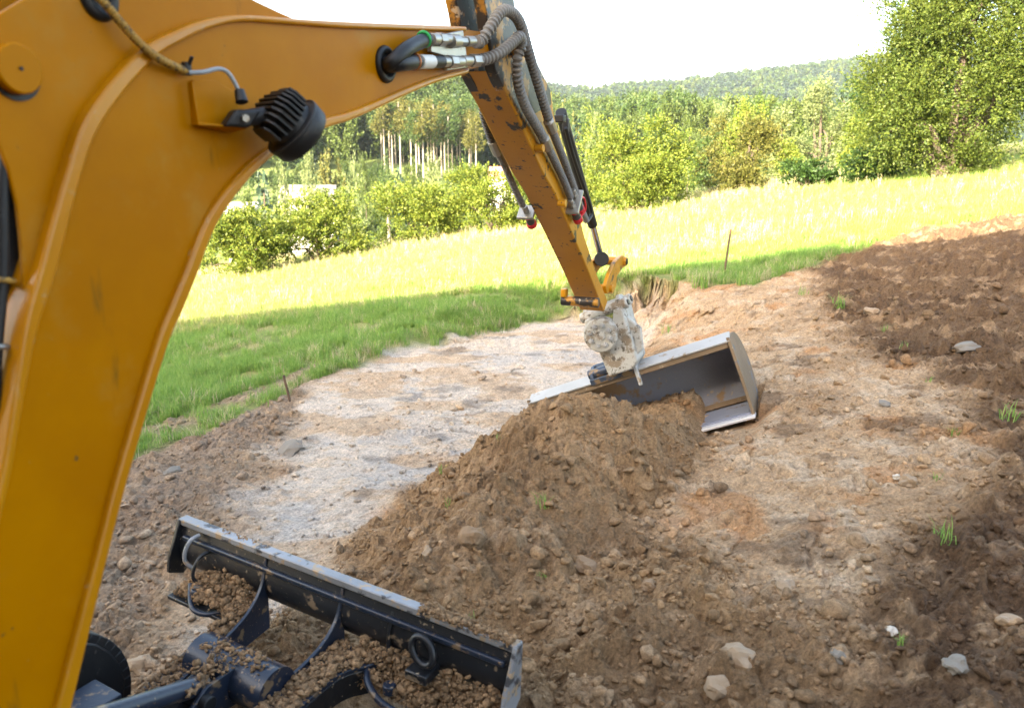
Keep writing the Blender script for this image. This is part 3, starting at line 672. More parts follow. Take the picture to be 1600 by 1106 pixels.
for sgn in (-1, 1):
    e = [(-.02,.02),(.02,.16),(.08,.20),(.16,.19),(.22,.13),(.22,-.02),(.16,-.14),(.05,-.12)]
    a0 = -.15 if sgn < 0 else .125
    eb(MB().prism([K(a0, b, c) for b, c in e], TA * .04), 'coupler_ear', 'cast', cpl, bevel=.012, seg=3)
for (b, c) in ((.05, .12), (.17, .13)):
    bo = MB().cyl(K(-.19, b, c), K(.21, b, c), .042, 22); eb(bo, 'coupler_pin', 'cast', cpl, bevel=.006)
    eb(MB().cyl(K(.21, b, c), K(.222, b, c), .024, 8), 'pin_bolt', 'hosedark', cpl, bevel=.002)
web = [(.10, -.02), (.17, .02), (.24, -.10), (.20, -.26), (.12, -.30), (.16, -.16)]
eb(MB().prism([K(a, .03, c) for a, c in web], TB * .05), 'coupler_web', 'cast', cpl, bevel=.012, seg=3)
# ---- bucket
def Q(a, b, c): return TL + TA * a + TB * b + TC * c
sec = [(.0, .0), (.16, .02), (.34, -.03), (.46, -.16), (.49, -.32), (.43, -.46), (.30, -.55), (.10, -.585), (-.09, -.575)]
secs = [(p.x, p.y) for p in crom([Vector((a, b, 0)) for a, b in sec], 4)]
ins = []
for i, (a, b) in enumerate(secs):
    j0, j1 = max(i - 1, 0), min(i + 1, len(secs) - 1); tx, ty = secs[j1][0] - secs[j0][0], secs[j1][1] - secs[j0][1]
    L = math.hypot(tx, ty) or 1; ins.append((a + ty / L * .016, b - tx / L * .016))
iw = [(b, c) for b, c in ins]
bucket = eb(MB().strip([Q(0, b, c) for b, c in secs], [Q(0, b, c) for b, c in iw], TA * LB), 'bucket', 'bucket_in', bevel=.003)
bucket['label'] = 'wide worn ditching bucket tilted, its open mouth facing the camera'
sp_ = [(-.03, .022)] + secs[1:] + [(-.115, -.59)] + [(-.10, -.55), (-.05, -.30)]
for a0, a1 in ((-.001, -.024), (LB + .001, .024)):
    eb(MB().prism([Q(a0, b, c) for b, c in sp_], TA * a1), 'side_plate', 'bucket', bucket, bevel=.004)
eb(MB().box(Q(LB/2, .012, -.030), TA * (LB/2 - .002), TB * .030, TC * .030), 'lip_beam', 'bucket', bucket, bevel=.006)
eb(MB().prism([Q(-.02, -.035, -.004), Q(-.02, .095, .045), Q(-.02, .10, .033), Q(-.02, -.028, -.018)], TA * (LB + .04)), 'lip_plate', 'lip', bucket, bevel=.003)
eb(MB().box(Q(LB/2, -.10, -.583), TA * (LB/2 + .026), TB * .055, TC * .011), 'cutting_edge', 'shine', bucket, bevel=.004)
eb(MB().prism([Q(.01, -.05, -.568), Q(.01, .10, -.578), Q(.01, .20, -.555), Q(.01, .20, -.548), Q(.01, .10, -.566), Q(.01, -.05, -.560)], TA * (LB - .03)), 'floor_plate', 'bucket_floor', bucket)
eb(MB().prism([Q(.02, .24, -.548), Q(.02, .275, -.535), Q(.02, .28, -.510), Q(.02, .22, -.535)], TA * (LB - .05)), 'dirt_line', 'bucket', bucket)
am = LB * .50
for a0 in (am - .27, am + .10):
    hk = [(.17, .02), (.20, .10), (.14, .19), (.05, .17), (.0, .10), (-.045, .02), (-.06, -.13), (-.03, -.13), (-.01, -.02)]
    if a0 < am: hk = [(.17, .02), (.18, .10), (.08, .11), (-.02, .06), (-.04, .0), (-.02, -.02)]
    eb(MB().prism([Q(a0, b, c) for b, c in hk], TA * .03), 'hanger_plate', 'lip' if a0 > am else 'linkblue', bucket, bevel=.005)
eb(MB().cyl(Q(am - .29, .03, .055), Q(am + .11, .03, .055), .042, 22), 'hanger_pin', 'linkblue', bucket, bevel=.004)
eb(MB().cyl(Q(am - .27, .14, .075), Q(am + .13, .14, .075), .036, 22), 'hanger_pin', 'linkblue', bucket, bevel=.004)
eb(MB().box(Q(am - .08, -.022, .0), TA * .20, TB * .018, TC * .026), 'hanger_bar', 'linkblue', bucket, bevel=.006)
# ---- dozer blade and its arms
DL, DR = at(286, 815, 3.35), at(806, 1014, 2.47)
DA = (DR - DL).normalized(); LD = (DR - DL).length
DM = Vector((DA.y, -DA.x, 0)).normalized(); DM = DM if DM.y < 0 else -DM       # towards the machine
DU = DA.cross(DM); DU = DU if DU.z > 0 else -DU
def D(a, m, c): return DL + DA * a + DM * m + DU * c
def ld_(f): return LD * f
bs = [(0, 0), (.012, -.04), (.026, -.085), (.034, -.13), (.028, -.175), (.008, -.215)]
bsm = [(p.x, p.y) for p in crom([Vector((a, b, 0)) for a, b in bs], 4)]
blade = eb(MB().strip([D(0, m, c) for m, c in bsm], [D(0, m - .022, c) for m, c in bsm], DA * LD), 'dozer_blade', 'blade', bevel=.003)
blade['label'] = 'black dozer blade with worn grey top edge and soil on its back'
eb(MB().box(D(LD/2, -.008, .006), DA * (LD/2 + .012), DM * .024, DU * .016), 'top_edge', 'edge', blade, bevel=.005)
eb(MB().box(D(LD/2, .026, -.060), DA * (LD/2 - .03), DM * .010, DU * .012), 'stiffener_bar', 'bladeblue', blade, bevel=.006)
for a0 in (-.014, LD - .004):
    ep = [(-.03, .018), (.02, .018), (.05, -.06), (.09, -.15), (.10, -.22), (.02, -.26), (-.03, -.22)]
    eb(MB().prism([D(a0, m, c) for m, c in ep], DA * .018), 'end_plate', 'edge' if a0 > 0 else 'blade', blade, bevel=.004)
T1, T2 = LD * .30, LD * .545
def arm(t, wide, lean, nm):
    # upright gusset plate sweeping from the top edge down into the arm, and the broad flat arm top beside it
    A2 = (DM + DA * lean).normalized()
    top = [(.012, -.015), (.03, -.08), (.06, -.14), (.12, -.19), (.22, -.225), (.45, -.25), (.80, -.27), (1.25, -.29)]
    tc = [(p.x, p.y) for p in crom([Vector((a, b, 0)) for a, b in top], 5)]
    E = lambda a, m, c: D(a, 0, 0) + A2 * m + DU * c
    bot = [(m, min(c - .02, -.36 + .04 * min(1, m))) for m, c in tc]
    g = eb(MB().strip([E(t, m, c) for m, c in tc], [E(t, m, c) for m, c in bot], DA * .016), nm, 'bladeblue', blade, bevel=.003)
    w0 = (t, t - wide) if wide > 0 else (t + .016, t + .016 - wide)
    base = [(.05, .55), (.16, .42), (.24, .92), (.34, 1.0), (.50, 1.0), (.80, 1.0), (1.25, 1.0)]
    sgn = -1 if wide > 0 else 1; aw = abs(wide)
    flr = [(.05, aw * 1.75), (.11, aw * 1.5), (.17, aw * 1.15), (.25, aw * 1.0), (.45, aw), (.85, aw), (1.25, aw)]
    zc = lambda m: -.235 - .055 * m / 1.25
    i0 = t if sgn < 0 else t + .016
    Aa = [E(i0, m, zc(m)) for m, w in flr]; Bb = [E(i0 + sgn * w, m, zc(m)) for m, w in flr]
    Aa = crom(Aa, 4); Bb = crom(Bb, 4)
    tp = eb(MB().strip(Aa, Bb, DU * -.02), 'arm_top_plate', 'bladeblue', blade, bevel=.003)
    Cc = [p - DU * .021 for p in Bb]; Dd = [p - DU * .13 for p in Bb]
    eb(MB().strip(Cc, Dd, DA * (-sgn) * .016), 'arm_side_plate', 'blade', blade, bevel=.003)
    return E, flr, zc, i0, sgn
ar1 = arm(T1, .10, .16, 'gusset_plate'); ar2 = arm(T2, -.135, .0, 'gusset_plate')
eb(MB().prism([D(LD*.69, .01, -.03), D(LD*.69, .04, -.10), D(LD*.69, .05, -.20), D(LD*.69, .02, -.34)], DA * .016), 'rib', 'blade', blade, bevel=.003)
# cross tube, lift cylinder
X1, X2 = D(T1 + .05, .40, -.25), D(T2 + .02, .40, -.25)
eb(MB().cyl(X1, X2, .095, 28), 'cross_tube', 'bladeblue', blade)
am_ = (T1 + T2) / 2 + .03
for off in (-.05, .04):
    lp = [(.36, -.20), (.44, -.17), (.58, -.17), (.66, -.22), (.66, -.30), (.40, -.34)]
    eb(MB().prism([D(am_ + off, m, c) for m, c in lp], DA * .016), 'lift_lug', 'bladeblue', blade, bevel=.004)
eb(MB().cyl(D(am_ - .09, .60, -.22), D(am_ + .09, .60, -.22), .03, 18), 'lift_pin', 'black', blade, bevel=.003)
eb(MB().cyl(D(am_, .55, -.20), D(am_, 1.3, .06), .036, 20), 'lift_cylinder', 'bladeblue', blade, bevel=.003)
eb(MB().cyl(D(am_ - .05, .72, -.165), D(am_ + .03, .72, -.165), .040, 20), 'lift_eye', 'black', blade, bevel=.004)
eb(MB().box(D(T1 + .03, .86, -.16), DA * .075, DM * .08, DU * .012), 'arm_cover', 'bladeblue', blade, bevel=.004)
# lower channel right, ring, hooks left
eb(MB().box(D(LD*.885, .115, -.335), DA * (LD*.105), DM * .020, DU * .014).box(D(LD*.885, .075, -.365), DA * (LD*.105), DM * .06, DU * .012), 'lower_channel', 'blade', blade, bevel=.005)
rc = D(LD * .80, .075, -.10)
eb(MB().torus(rc, DM * .8 + DU * .25, .058, .015, 28, 10, .72), 'lifting_eye', 'blade', blade)
eb(MB().box(rc + DU * -.09, DA * .05, DM * .05, DU * .02), 'eye_base', 'blade', blade, bevel=.006)
eb(MB().cyl(D(LD*.735, .13, -.30), D(LD*.735, .13, -.26), .026, 16), 'chain_peg', 'bladeblue', blade, bevel=.004)
eb(MB().tube(crom([D(LD*.66, .10, -.26), D(LD*.69, .16, -.27), D(LD*.74, .19, -.30), D(LD*.80, .17, -.33), D(LD*.83, .13, -.34)], 6), .014, 10), 'skid_rim', 'bladeblue', blade)
hk_ = [(.03, .02, -.02), (.02, .06, -.03), (.015, .09, -.07), (.02, .10, -.12), (.05, .08, -.16)]
eb(MB().tube(crom([D(LD*.06 + a, m, c) for a, m, c in hk_], 6), .010, 10), 'shackle_hook', 'edge', blade)
eb(MB().tube(crom([D(LD*.10 + a * .8, m * 1.15, c - .06) for a, m, c in hk_], 6), .008, 10), 'shackle_hook', 'blade', blade)
eb(MB().tube(crom([D(LD*.10, .12, -.21), D(LD*.15, .19, -.26), D(LD*.20, .18, -.27), D(LD*.24, .11, -.25)], 6), .012, 10), 'skid_rim', 'bladeblue', blade)
eb(MB().cyl(D(LD*.135, .13, -.27), D(LD*.135, .13, -.205), .030, 20).cyl(D(LD*.135, .13, -.205), D(LD*.135, .13, -.19), .018, 20), 'chain_peg', 'bladeblue', blade, bevel=.004)
eb(MB().box(D(LD*.16, .10, -.275), DA * (LD*.11), DM * .08, DU * .010), 'skid_plate', 'blade', blade, bevel=.004)
# soil lying on the blade
def dirt_on(pts, smin_, smax, seed):
    P = np.array([tuple(p) for p in pts]); n = len(P); s = smin_ * (smax / smin_) ** (rng.random(n) ** 2.0)
    P = np.concatenate([P, P + rng.normal(0, .012, P.shape) * [1, 1, .3], P + rng.normal(0, .014, P.shape) * [1, 1, .3]]); s = np.concatenate([s, s * .5, s * .4]); n = len(P)
    base = np.array([.27, .165, .088]) * rng.uniform(.8, 1.25, (n, 1))
    me = blobs('soil_on_blade', P - np.array(EL), s, base, M['clods'], (I1, F1), .2, sink=.3)
    o = bpy.data.objects.new('soil_on_blade', me); C.objects.link(o); o.parent = blade; o['kind'] = 'stuff'; o['label'] = 'brown soil lying on the blade'
for (E, flr, zc, i0, sgn), nn in ((ar1, 900), (ar2, 1700)):
    pts = []
    for _ in range(nn):
        m = rng.uniform(.05, 1.2); w = np.interp(m, [f[0] for f in flr], [f[1] for f in flr])
        pts.append(E(i0 + sgn * w * rng.uniform(.03, .95), m, zc(m) + rng.uniform(-.004, .018 if m < .35 else .008)))
    dirt_on(pts, .006, .022, 1)
pts = [D(rng.uniform(LD*.05, T1), .03 + .11 * rng.random() ** 1.0, -.26 + .13 * max(0, 1 - abs(_ / 500 - 1))) for _ in range(900)]
pts = []
for _ in range(1100):
    a = rng.uniform(LD * .07, T1); m = rng.uniform(.03, .16); hgt = .14 * math.sin(math.pi * (a - LD*.05) / (T1 - LD*.03)) * (1 - m / .2) + .01
    pts.append(D(a, m, -.26 + hgt * rng.uniform(.4, 1)))
dirt_on(pts, .007, .024, 2)
pts = []
for _ in range(1500):
    a = rng.uniform(LD * .62, LD * .99); m = rng.uniform(.03, .13); pts.append(D(a, m, -.345 + (.20 * (1 - m / .16) + .02) * rng.uniform(.3, 1)))
dirt_on(pts, .007, .024, 3)
dirt_on([D(rng.uniform(LD*.77, LD*.99), rng.uniform(-.03, .015), .018 + .012 * rng.random()) for _ in range(420)], .006, .02, 4)
dirt_on([D(rng.uniform(LD*.14, LD*.30), rng.uniform(-.03, .0), .018) for _ in range(60)], .005, .01, 5)
dirt_on([D(rng.uniform(T1 + .1, T2 - .02), .40 + rng.uniform(-.045, .045), -.165 + .01 * rng.random()) for _ in range(90)] +
        [D(rng.uniform(am_ - .06, am_ + .06), rng.uniform(.40, .66), -.165 + .02 * rng.random()) for _ in range(90)], .006, .022, 6)
# ---- undercarriage, body and cab (left of the picture, mostly out of view)
UH = -DM; UR = Vector((UH.y, -UH.x, 0)); UC = (DL + DR) / 2 + DM * 2.15; UC.z = h1(UC.x, UC.y)
for sd_ in (-1, 1):
    cx = UC + UR * (.72 * sd_) + ZZ * .0; prof_ = []
    for (a, z0, r0) in ((1.25, .34, .30), (-1.2, .34, .30)):
        th = np.linspace(-90, 90, 13) if a > 0 else np.linspace(90, 270, 13)
        prof_ += [cx + UH * (a + r0 * math.cos(R(t))) + ZZ * (z0 + r0 * math.sin(R(t))) for t in th]
    trk = eb(MB().prism([p - UR * .19 for p in prof_], UR * .38), 'track', 'black', bevel=.01)
    n_ = len(prof_)
    per = crom(prof_ + prof_[:1], 2); acc = 0
    for i in range(0, len(per) - 1):
        seg_ = per[i + 1] - per[i]; Ls = seg_.length
        for q_ in range(max(1, int(Ls / .11))):
            c_ = per[i] + seg_ * ((q_ + .5) / max(1, int(Ls / .11))); dn = seg_.normalized(); out_ = UR.cross(dn)
            if (c_ + out_ - (cx + ZZ * .34)).length < (c_ - out_ - (cx + ZZ * .34)).length: out_ = -out_
            if not (sd_ < 0 and (c_ - cx).dot(UH) > .9): continue
            eb(MB().box(c_ + out_ * .012, UR * .185, dn * .022, out_ * .018), 'track_lug', 'black', trk, bevel=.005)
bx = MB().box(UC + ZZ * .62, UR * .48, UH * .8, ZZ * .14); eb(bx, 'chassis', 'black', bevel=.02)
ft = Vector(BW(co[0][0], -.08, co[0][1]))
eb(MB().box(BW(.95, -.10, .80), AL * .16, SI * .17, ZZ * .22), 'swing_post', 'yellow', bevel=.03)
ub = eb(MB().box(BW(-.35, -.55, 1.15), AL * 1.0, SI * .85, ZZ * .38), 'upper_body', 'yellow', bevel=.08, seg=4)
cab = eb(MB().box(BW(.15, -.98, 1.95), AL * .62, SI * .40, ZZ * .72), 'cab', 'black', bevel=.06, seg=3)
for (c_, a_, b_, n_) in ((BW(.775, -.98, 2.05), SI * .33, ZZ * .52, AL * .004), (BW(.15, -.575, 2.15), AL * .5, ZZ * .40, SI * .004), (BW(.15, -1.385, 2.1), AL * .5, ZZ * .45, SI * .004)):
    eb(MB().box(c_, a_, b_, n_), 'cab_window', 'glass', cab)
# ================================================================== vegetation
def quads(name, V, mat):                  # V: (n,4,3)
    n = len(V); me = bpy.data.meshes.new(name); me.vertices.add(n * 4); me.vertices.foreach_set('co', V.reshape(-1).astype(np.float32))
    me.loops.add(n * 4); me.loops.foreach_set('vertex_index', np.arange(n * 4, dtype=np.int32)); me.polygons.add(n)
    me.polygons.foreach_set('loop_start', (np.arange(n) * 4).astype(np.int32)); me.update(calc_edges=True); me.materials.append(mat); return me
def leaves(P, dirs, size, rg, wid=.62):
    n = len(P); d = unit(dirs + rg.normal(0, .55, (n, 3))); s = unit(np.cross(d, rg.normal(size=(n, 3)))); up = np.cross(s, d)
    L = (size * rg.uniform(.65, 1.3, n))[:, None]; w = L * wid * .5
    return np.stack([P, P + d * L * .5 + s * w + up * L * .12, P + d * L, P + d * L * .5 - s * w + up * L * .12], 1)
def lobes_of(rg, W, Dp, H, m, low=.12):
    lb = []
    for i in range(m):
        a = rg.uniform(0, 2 * math.pi); q = math.sqrt(rg.random()) * .68; z = low + (.86 - low) * rg.random()
        k = math.sqrt(max(.12, 1 - ((z - .42) / .62) ** 2)); r = rg.uniform(.17, .30)
        lb.append((math.cos(a) * q * k * W / 2, math.sin(a) * q * k * Dp / 2, z * H, r * W * .62, r * Dp * .62, r * H * .80))
    return lb
def crown(rg, W, Dp, H, m, shoots, per, size, low=.12, spike=1.0):
    lb = lobes_of(rg, W, Dp, H, m, low); P = []; Dd = []
    idx = rg.integers(0, m, shoots)
    for i in idx:
        x, y, z, a, b, c = lb[i]; d = unit(rg.normal(size=3) + np.array([0, 0, .35])); r0 = rg.uniform(.25, .75); ln = rg.uniform(.35, .85) * spike
        if rg.random() < .12: ln *= 1.5
        t = np.linspace(0, 1, per) + rg.uniform(-.02, .02, per)
        bend = np.array([0, 0, rg.uniform(-.1, .35)]); e = np.array([a, b, c])
        pts = np.array([x, y, z]) + (d[None] * (r0 + ln * t[:, None]) + bend * (t[:, None] ** 2) * .5) * e + rg.normal(0, size * .55, (per, 3))
        P.append(pts); Dd.append(np.repeat(d[None], per, 0))
    P = np.concatenate(P); k = P[:, 2] > .02 * H; return P[k], np.concatenate(Dd)[k], lb
def limbs(rg, lb, H, r0, m=7, spread=.12):
    mb = MB()
    for i in range(min(m, len(lb))):
        x, y, z = lb[i][:3]; b0 = Vector((rg.normal(0, spread), rg.normal(0, spread), -.15)); e = Vector((x, y, z))
        md = b0.lerp(e, .5) + Vector((rg.normal(0, .08) * H * .5, rg.normal(0, .08) * H * .5, .12 * H))
        pth = crom([b0, md, e], 5); mb.tube(pth, [r0 * (1 - .82 * j / (len(pth) - 1)) for j in range(len(pth))], 6, cap=False)
    return mb
def gz(x, y): return float((coarse(np.array([x]), np.array([y])))[0])
def shrub(name, label, cat, u0, u1, vtop, Yd, mat, seed, m=14, shoots=420, per=20, size=.085, depth=.8, group=None, low=.02, spike=1.0, over=1.0):
    rg = np.random.default_rng(seed); c = at((u0 + u1) / 2, vtop, Yd); W = (at(u1, vtop, Yd) - at(u0, vtop, Yd)).length; g = gz(c.x, Yd)
    H = (c.z - g) * over; root = empty(name, (c.x, Yd, g), label, cat, group)
    P, Dd, lb = crown(rg, W, W * depth, H, m, shoots, per, size, low, spike)
    o = bpy.data.objects.new('crown', quads('crown', leaves(P, Dd, size, rg), M[mat])); C.objects.link(o); o.parent = root
    lm = limbs(rg, lb, H, .018 * H + .02, 9, .14 * W / 4); lm.build('stem', M['bark'], root)
    return root
BU = 'bushes along the far edge of the meadow'
shrub('bush', 'bushy light green shrub right beside the yellow boom, leftmost along the meadow edge', 'bush', 290, 462, 330, 23.4, 'leafB', 1, 24, 900, 22, .075, over=1.15, group=BU)
shrub('bush', 'wide light green shrub, second from the yellow boom along the meadow edge', 'bush', 400, 600, 314, 24.6, 'leafB', 2, 26, 1050, 22, .075, over=1.15, group=BU)
shrub('bush', 'feathery pale green shrub in the middle of the meadow edge, left of the stick', 'bush', 556, 740, 292, 26.4, 'leafB', 3, 24, 1000, 22, .075, over=1.15, group=BU)
shrub('bush', 'tall feathery shrub directly behind the stick hoses', 'bush', 680, 870, 276, 25.8, 'leafB', 4, 24, 1000, 22, .075, over=1.15, group=BU)
shrub('bush', 'large spreading green bush just right of the stick', 'bush', 884, 1112, 186, 25, 'leafB', 5, 30, 1600, 24, .07, group=BU)
shrub('bush', 'olive brown-green bush with bare twigs, right of the large spreading bush', 'bush', 1084, 1230, 176, 27, 'leafC', 6, 20, 800, 20, .08, group=BU)
shrub('bush', 'low dark bramble thicket at the foot of the big right tree', 'bush', 1290, 1440, 226, 22.5, 'leafD', 7, 12, 420, 16, .09, group=BU, low=.05)
shrub('bush', 'low green bramble left of the dark thicket', 'bush', 1212, 1330, 246, 23.5, 'leafD', 8, 10, 260, 16, .09, group=BU, low=.05)
shrub('tree', 'big yellow-green tree filling the upper right corner', 'tree', 1340, 1740, -130, 20.5, 'leafA', 9, 48, 4600, 28, .068, spike=1.0)
shrub('tree', 'dark green tree behind the big corner tree, its top at the picture edge', 'tree', 1400, 1560, -30, 30, 'leafD', 10, 18, 700, 20, .12)
shrub('tree', 'slim pale tree, left of two behind the olive bush', 'tree', 1190, 1268, 160, 44, 'leafE', 11, 11, 420, 18, .13)
shrub('tree', 'airy pale green tree standing right of the slim pale tree', 'tree', 1240, 1345, 128, 47, 'leafE', 12, 14, 620, 18, .13)
shrub('tree', 'round dark green tree tucked left of the big corner tree', 'tree', 1318, 1380, 128, 56, 'leafD', 13, 10, 380, 18, .16)
shrub('tree', 'fresh green tree behind the olive bush and left of the slim pale tree', 'tree', 1120, 1215, 160, 52, 'leafB', 14, 12, 460, 18, .15)
shrub('bush', 'small yellow-green sapling in front of the airy pale tree', 'bush', 1210, 1275, 208, 34, 'leafB', 15, 8, 220, 16, .10)
shrub('bush', 'leafy shrub between the airy pale tree and the dark thicket', 'bush', 1300, 1372, 190, 33, 'leafB', 16, 9, 300, 16, .10)
# ---- trees of the valley: a few kinds, copied
def proto_crown(seed, kind):
    rg = np.random.default_rng(seed)
    if kind == 'conifer':
        P = []; Dd = []
        for i in range(26):
            z = .10 + .88 * i / 25; r = .20 * (1 - z) ** .8 + .012
            for k in range(max(4, int(22 * (1 - z) + 4))):
                a = rg.uniform(0, 6.28); q = rg.uniform(.35, 1); d = np.array([math.cos(a), math.sin(a), -.35]); P.append([math.cos(a)*r*q, math.sin(a)*r*q, z - .06*q]); Dd.append(d)
        return quads('crown', leaves(np.array(P), np.array(Dd), .075, rg, .8), M['conif'])
    W = {'round': .85, 'tall': .55, 'wide': 1.15, 'willow': .8}[kind]
    P, Dd, lb = crown(rg, W, W, 1.0, 16, 260, 17, .022, .22 if kind != 'wide' else .1)
    return quads('crown', leaves(P, Dd, .030, rg, .75), M[{'round': 'wood1', 'tall': 'leafC', 'wide': 'wood2', 'willow': 'leafE'}[kind]])
tk = MB().tube(crom([Vector((0, 0, -.05)), Vector((.01, 0, .3)), Vector((-.01, .01, .75))], 4), [.026 - .002 * i for i in range(9)], 7)
to = tk.build('trunk', M['bark']); TRUNK = to.data; bpy.data.objects.remove(to)
tk = MB().tube([Vector((0, 0, -.05)), Vector((.004, 0, .4)), Vector((-.003, .004, .9))], [.0125, .010, .006], 7)
to = tk.build('trunk', M['palebark']); PTRUNK = to.data; bpy.data.objects.remove(to)
PROTO = {k: [proto_crown(50 + 3 * j + i, k) for i in range(2)] for j, k in enumerate(('round', 'tall', 'wide', 'willow', 'conifer'))}
rg_v = random.Random(5)
def valley_tree(u, vtop, Yd, kind, label, wpx=46, hmin=3, name=None):
    c = at(u, vtop, Yd); g = gz(c.x, Yd); H = max(hmin, c.z - g)
    root = empty(name or ('conifer' if kind == 'conifer' else 'tree'), (c.x, Yd, g), label, 'tree', 'trees in the valley below the meadow')
    ws = min(H, wpx / FPX * Yd / {'round': .85, 'tall': .55, 'wide': 1.15, 'willow': .8, 'conifer': .5}[kind])
    root.scale = (ws, ws, H); root.rotation_euler = (0, 0, rg_v.uniform(0, 6))
    for nm, me in (('trunk', TRUNK), ('crown', rg_v.choice(PROTO[kind]))):
        o = bpy.data.objects.new(nm, me); C.objects.link(o); o.parent = root
for a in [(408, 255, 82, 'conifer', 'grey-green pine beside the inner curve of the yellow boom'),
          (440, 262, 95, 'willow', 'pale grey-green tree above the tin roofed barn, nearest the boom'),
          (478, 228, 118, 'willow', 'pale conical tree above the tin roof'),
          (512, 222, 128, 'tall', 'yellow-green tree left of the dark gap in the wood'),
          (543, 268, 62, 'willow', 'grey-green rounded tree just right of the tin roof'),
          (568, 240, 110, 'wide', 'broad yellow-green tree above the grey-green rounded tree'),
          (598, 250, 125, 'round', 'green tree left of the wooden utility post'),
          (622, 262, 105, 'conifer', 'small dark conifer right of the wooden utility post'),
          (645, 258, 96, 'wide', 'broad pale tree below the bare trunks, left one'),
          (672, 262, 88, 'willow', 'silvery tree below the bare trunks'),
          (700, 255, 112, 'wide', 'broad pale tree below the bare trunks, right one'),
          (732, 256, 104, 'round', 'green tree left of the hose hanging by the stick'),
          (752, 268, 80, 'willow', 'pale tree touching the left stick hose'),
          (798, 262, 120, 'wide', 'pale tree behind the stick beside the pink roof'),
          (866, 128, 118, 'tall', 'yellow tall tree rising right of the stick against the far hills'),
          (890, 168, 150, 'tall', 'small yellow tree right of the tall yellow one'),
          (902, 172, 140, 'conifer', 'dark pointed conifer between stick and rounded valley tree'),
          (936, 176, 135, 'willow', 'rounded grey-green tree in the valley right of the stick'),
          (968, 186, 120, 'wide', 'broad tree low in the valley left above the large bush'),
          (1020, 168, 110, 'round', 'tree peeping over the top of the large spreading bush'),
          (1080, 172, 115, 'wide', 'tree peeping between the large bush and the olive bush'),
          (1128, 168, 95, 'willow', 'pale tree peeping over the olive bush'),
          (1322, 118, 90, 'conifer', 'dark conifer tip left of the round dark tree'),
          (1338, 108, 96, 'conifer', 'second dark conifer tip beside the round dark tree'),
          (380, 290, 66, 'wide', 'pale shrubby tree half hidden by the boom edge'),
          (1180, 150, 78, 'round', 'green crown behind the slim pale tree')]: valley_tree(*a)
# ---- stand of pale bare trunks at the edge of the wood
rg_t = random.Random(12)
for i in range(26):
    u = 596 + i * 5.9 + rg_t.uniform(-2, 2); Yd = rg_t.uniform(196, 226); x = at(u, 230, Yd).x; g = gz(x, Yd); H = rg_t.uniform(17, 21)
    root = empty('forest_tree', (x, Yd, g), 'tall forest tree with bare pale trunk in the row at the edge of the wood', 'tree', 'bare trunked trees at the edge of the wood')
    root.scale = (H, H, H); root.rotation_euler = (0, 0, rg_t.uniform(0, 6))
    o = bpy.data.objects.new('trunk', PTRUNK); C.objects.link(o); o.parent = root
    o = bpy.data.objects.new('crown', PROTO['tall'][i % 2] if i % 3 else PROTO['round'][i % 2]); C.objects.link(o); o.parent = root; o.scale = (.62, .62, .55); o.location = (0, 0, .47)
# ---- instanced masses
def gn_scatter(name, P, rot, scl, idx, meshes, label, cat):
    col = bpy.data.collections.new(name + '_kinds')
    for i, me in enumerate(meshes):
        o = bpy.data.objects.new('%s_kind_%02d' % (name, i), me); col.objects.link(o)
    me = bpy.data.meshes.new(name); me.from_pydata([tuple(p) for p in P], [], []); n = len(P)
    a = me.attributes.new('rot', 'FLOAT_VECTOR', 'POINT'); a.data.foreach_set('vector', np.asarray(rot, np.float32).ravel())
    a = me.attributes.new('scl', 'FLOAT', 'POINT'); a.data.foreach_set('value', np.asarray(scl, np.float32))
    a = me.attributes.new('idx', 'INT', 'POINT'); a.data.foreach_set('value', np.asarray(idx, np.int32))
    ob = bpy.data.objects.new(name, me); C.objects.link(ob); tag(ob, label, cat, kind='stuff')
    g = bpy.data.node_groups.new(name, 'GeometryNodeTree')
    g.interface.new_socket('Geometry', in_out='INPUT', socket_type='NodeSocketGeometry'); g.interface.new_socket('Geometry', in_out='OUTPUT', socket_type='NodeSocketGeometry')
    gi = g.nodes.new('NodeGroupInput'); go = g.nodes.new('NodeGroupOutput'); ip = g.nodes.new('GeometryNodeInstanceOnPoints')
    ci_ = g.nodes.new('GeometryNodeCollectionInfo'); ci_.inputs[0].default_value = col; ci_.inputs[1].default_value = True; ci_.inputs[2].default_value = True
    def na(nm, ty):
        k = g.nodes.new('GeometryNodeInputNamedAttribute'); k.data_type = ty; k.inputs[0].default_value = nm
        return next(o_ for o_ in k.outputs if o_.enabled and o_.name == 'Attribute')
    g.links.new(gi.outputs[0], ip.inputs['Points']); g.links.new(ci_.outputs[0], ip.inputs['Instance']); ip.inputs['Pick Instance'].default_value = True
    g.links.new(na('idx', 'INT'), ip.inputs['Instance Index']); g.links.new(na('rot', 'FLOAT_VECTOR'), ip.inputs['Rotation']); g.links.new(na('scl', 'FLOAT'), ip.inputs['Scale'])
    g.links.new(ip.outputs[0], go.inputs[0])
    md = ob.modifiers.new('scatter', 'NODES'); md.node_group = g
    return ob
def far_crown(seed, kind):
    rg = np.random.default_rng(seed)
    if kind == 'c':
        z = rg.random(170) ** .8; a = rg.uniform(0, 6.28, 170); r = .17 * (1 - z) ** .9 + .01
        P = np.stack([np.cos(a) * r, np.sin(a) * r, .08 + .92 * z], -1); return quads('crown', leaves(P, np.stack([np.cos(a), np.sin(a), -.2 + 0 * a], -1), .11, rg, .9), M['conif'])
    P, Dd, lb = crown(rg, .72, .72, 1.0, 9, 42, 7, .05, .25, .9)
    return quads('crown', leaves(P, Dd, .12, rg, .85), M['wood1' if kind == 'a' else 'wood2'])
FAR = [far_crown(80 + i, k) for i, k in enumerate('aaabbc')]
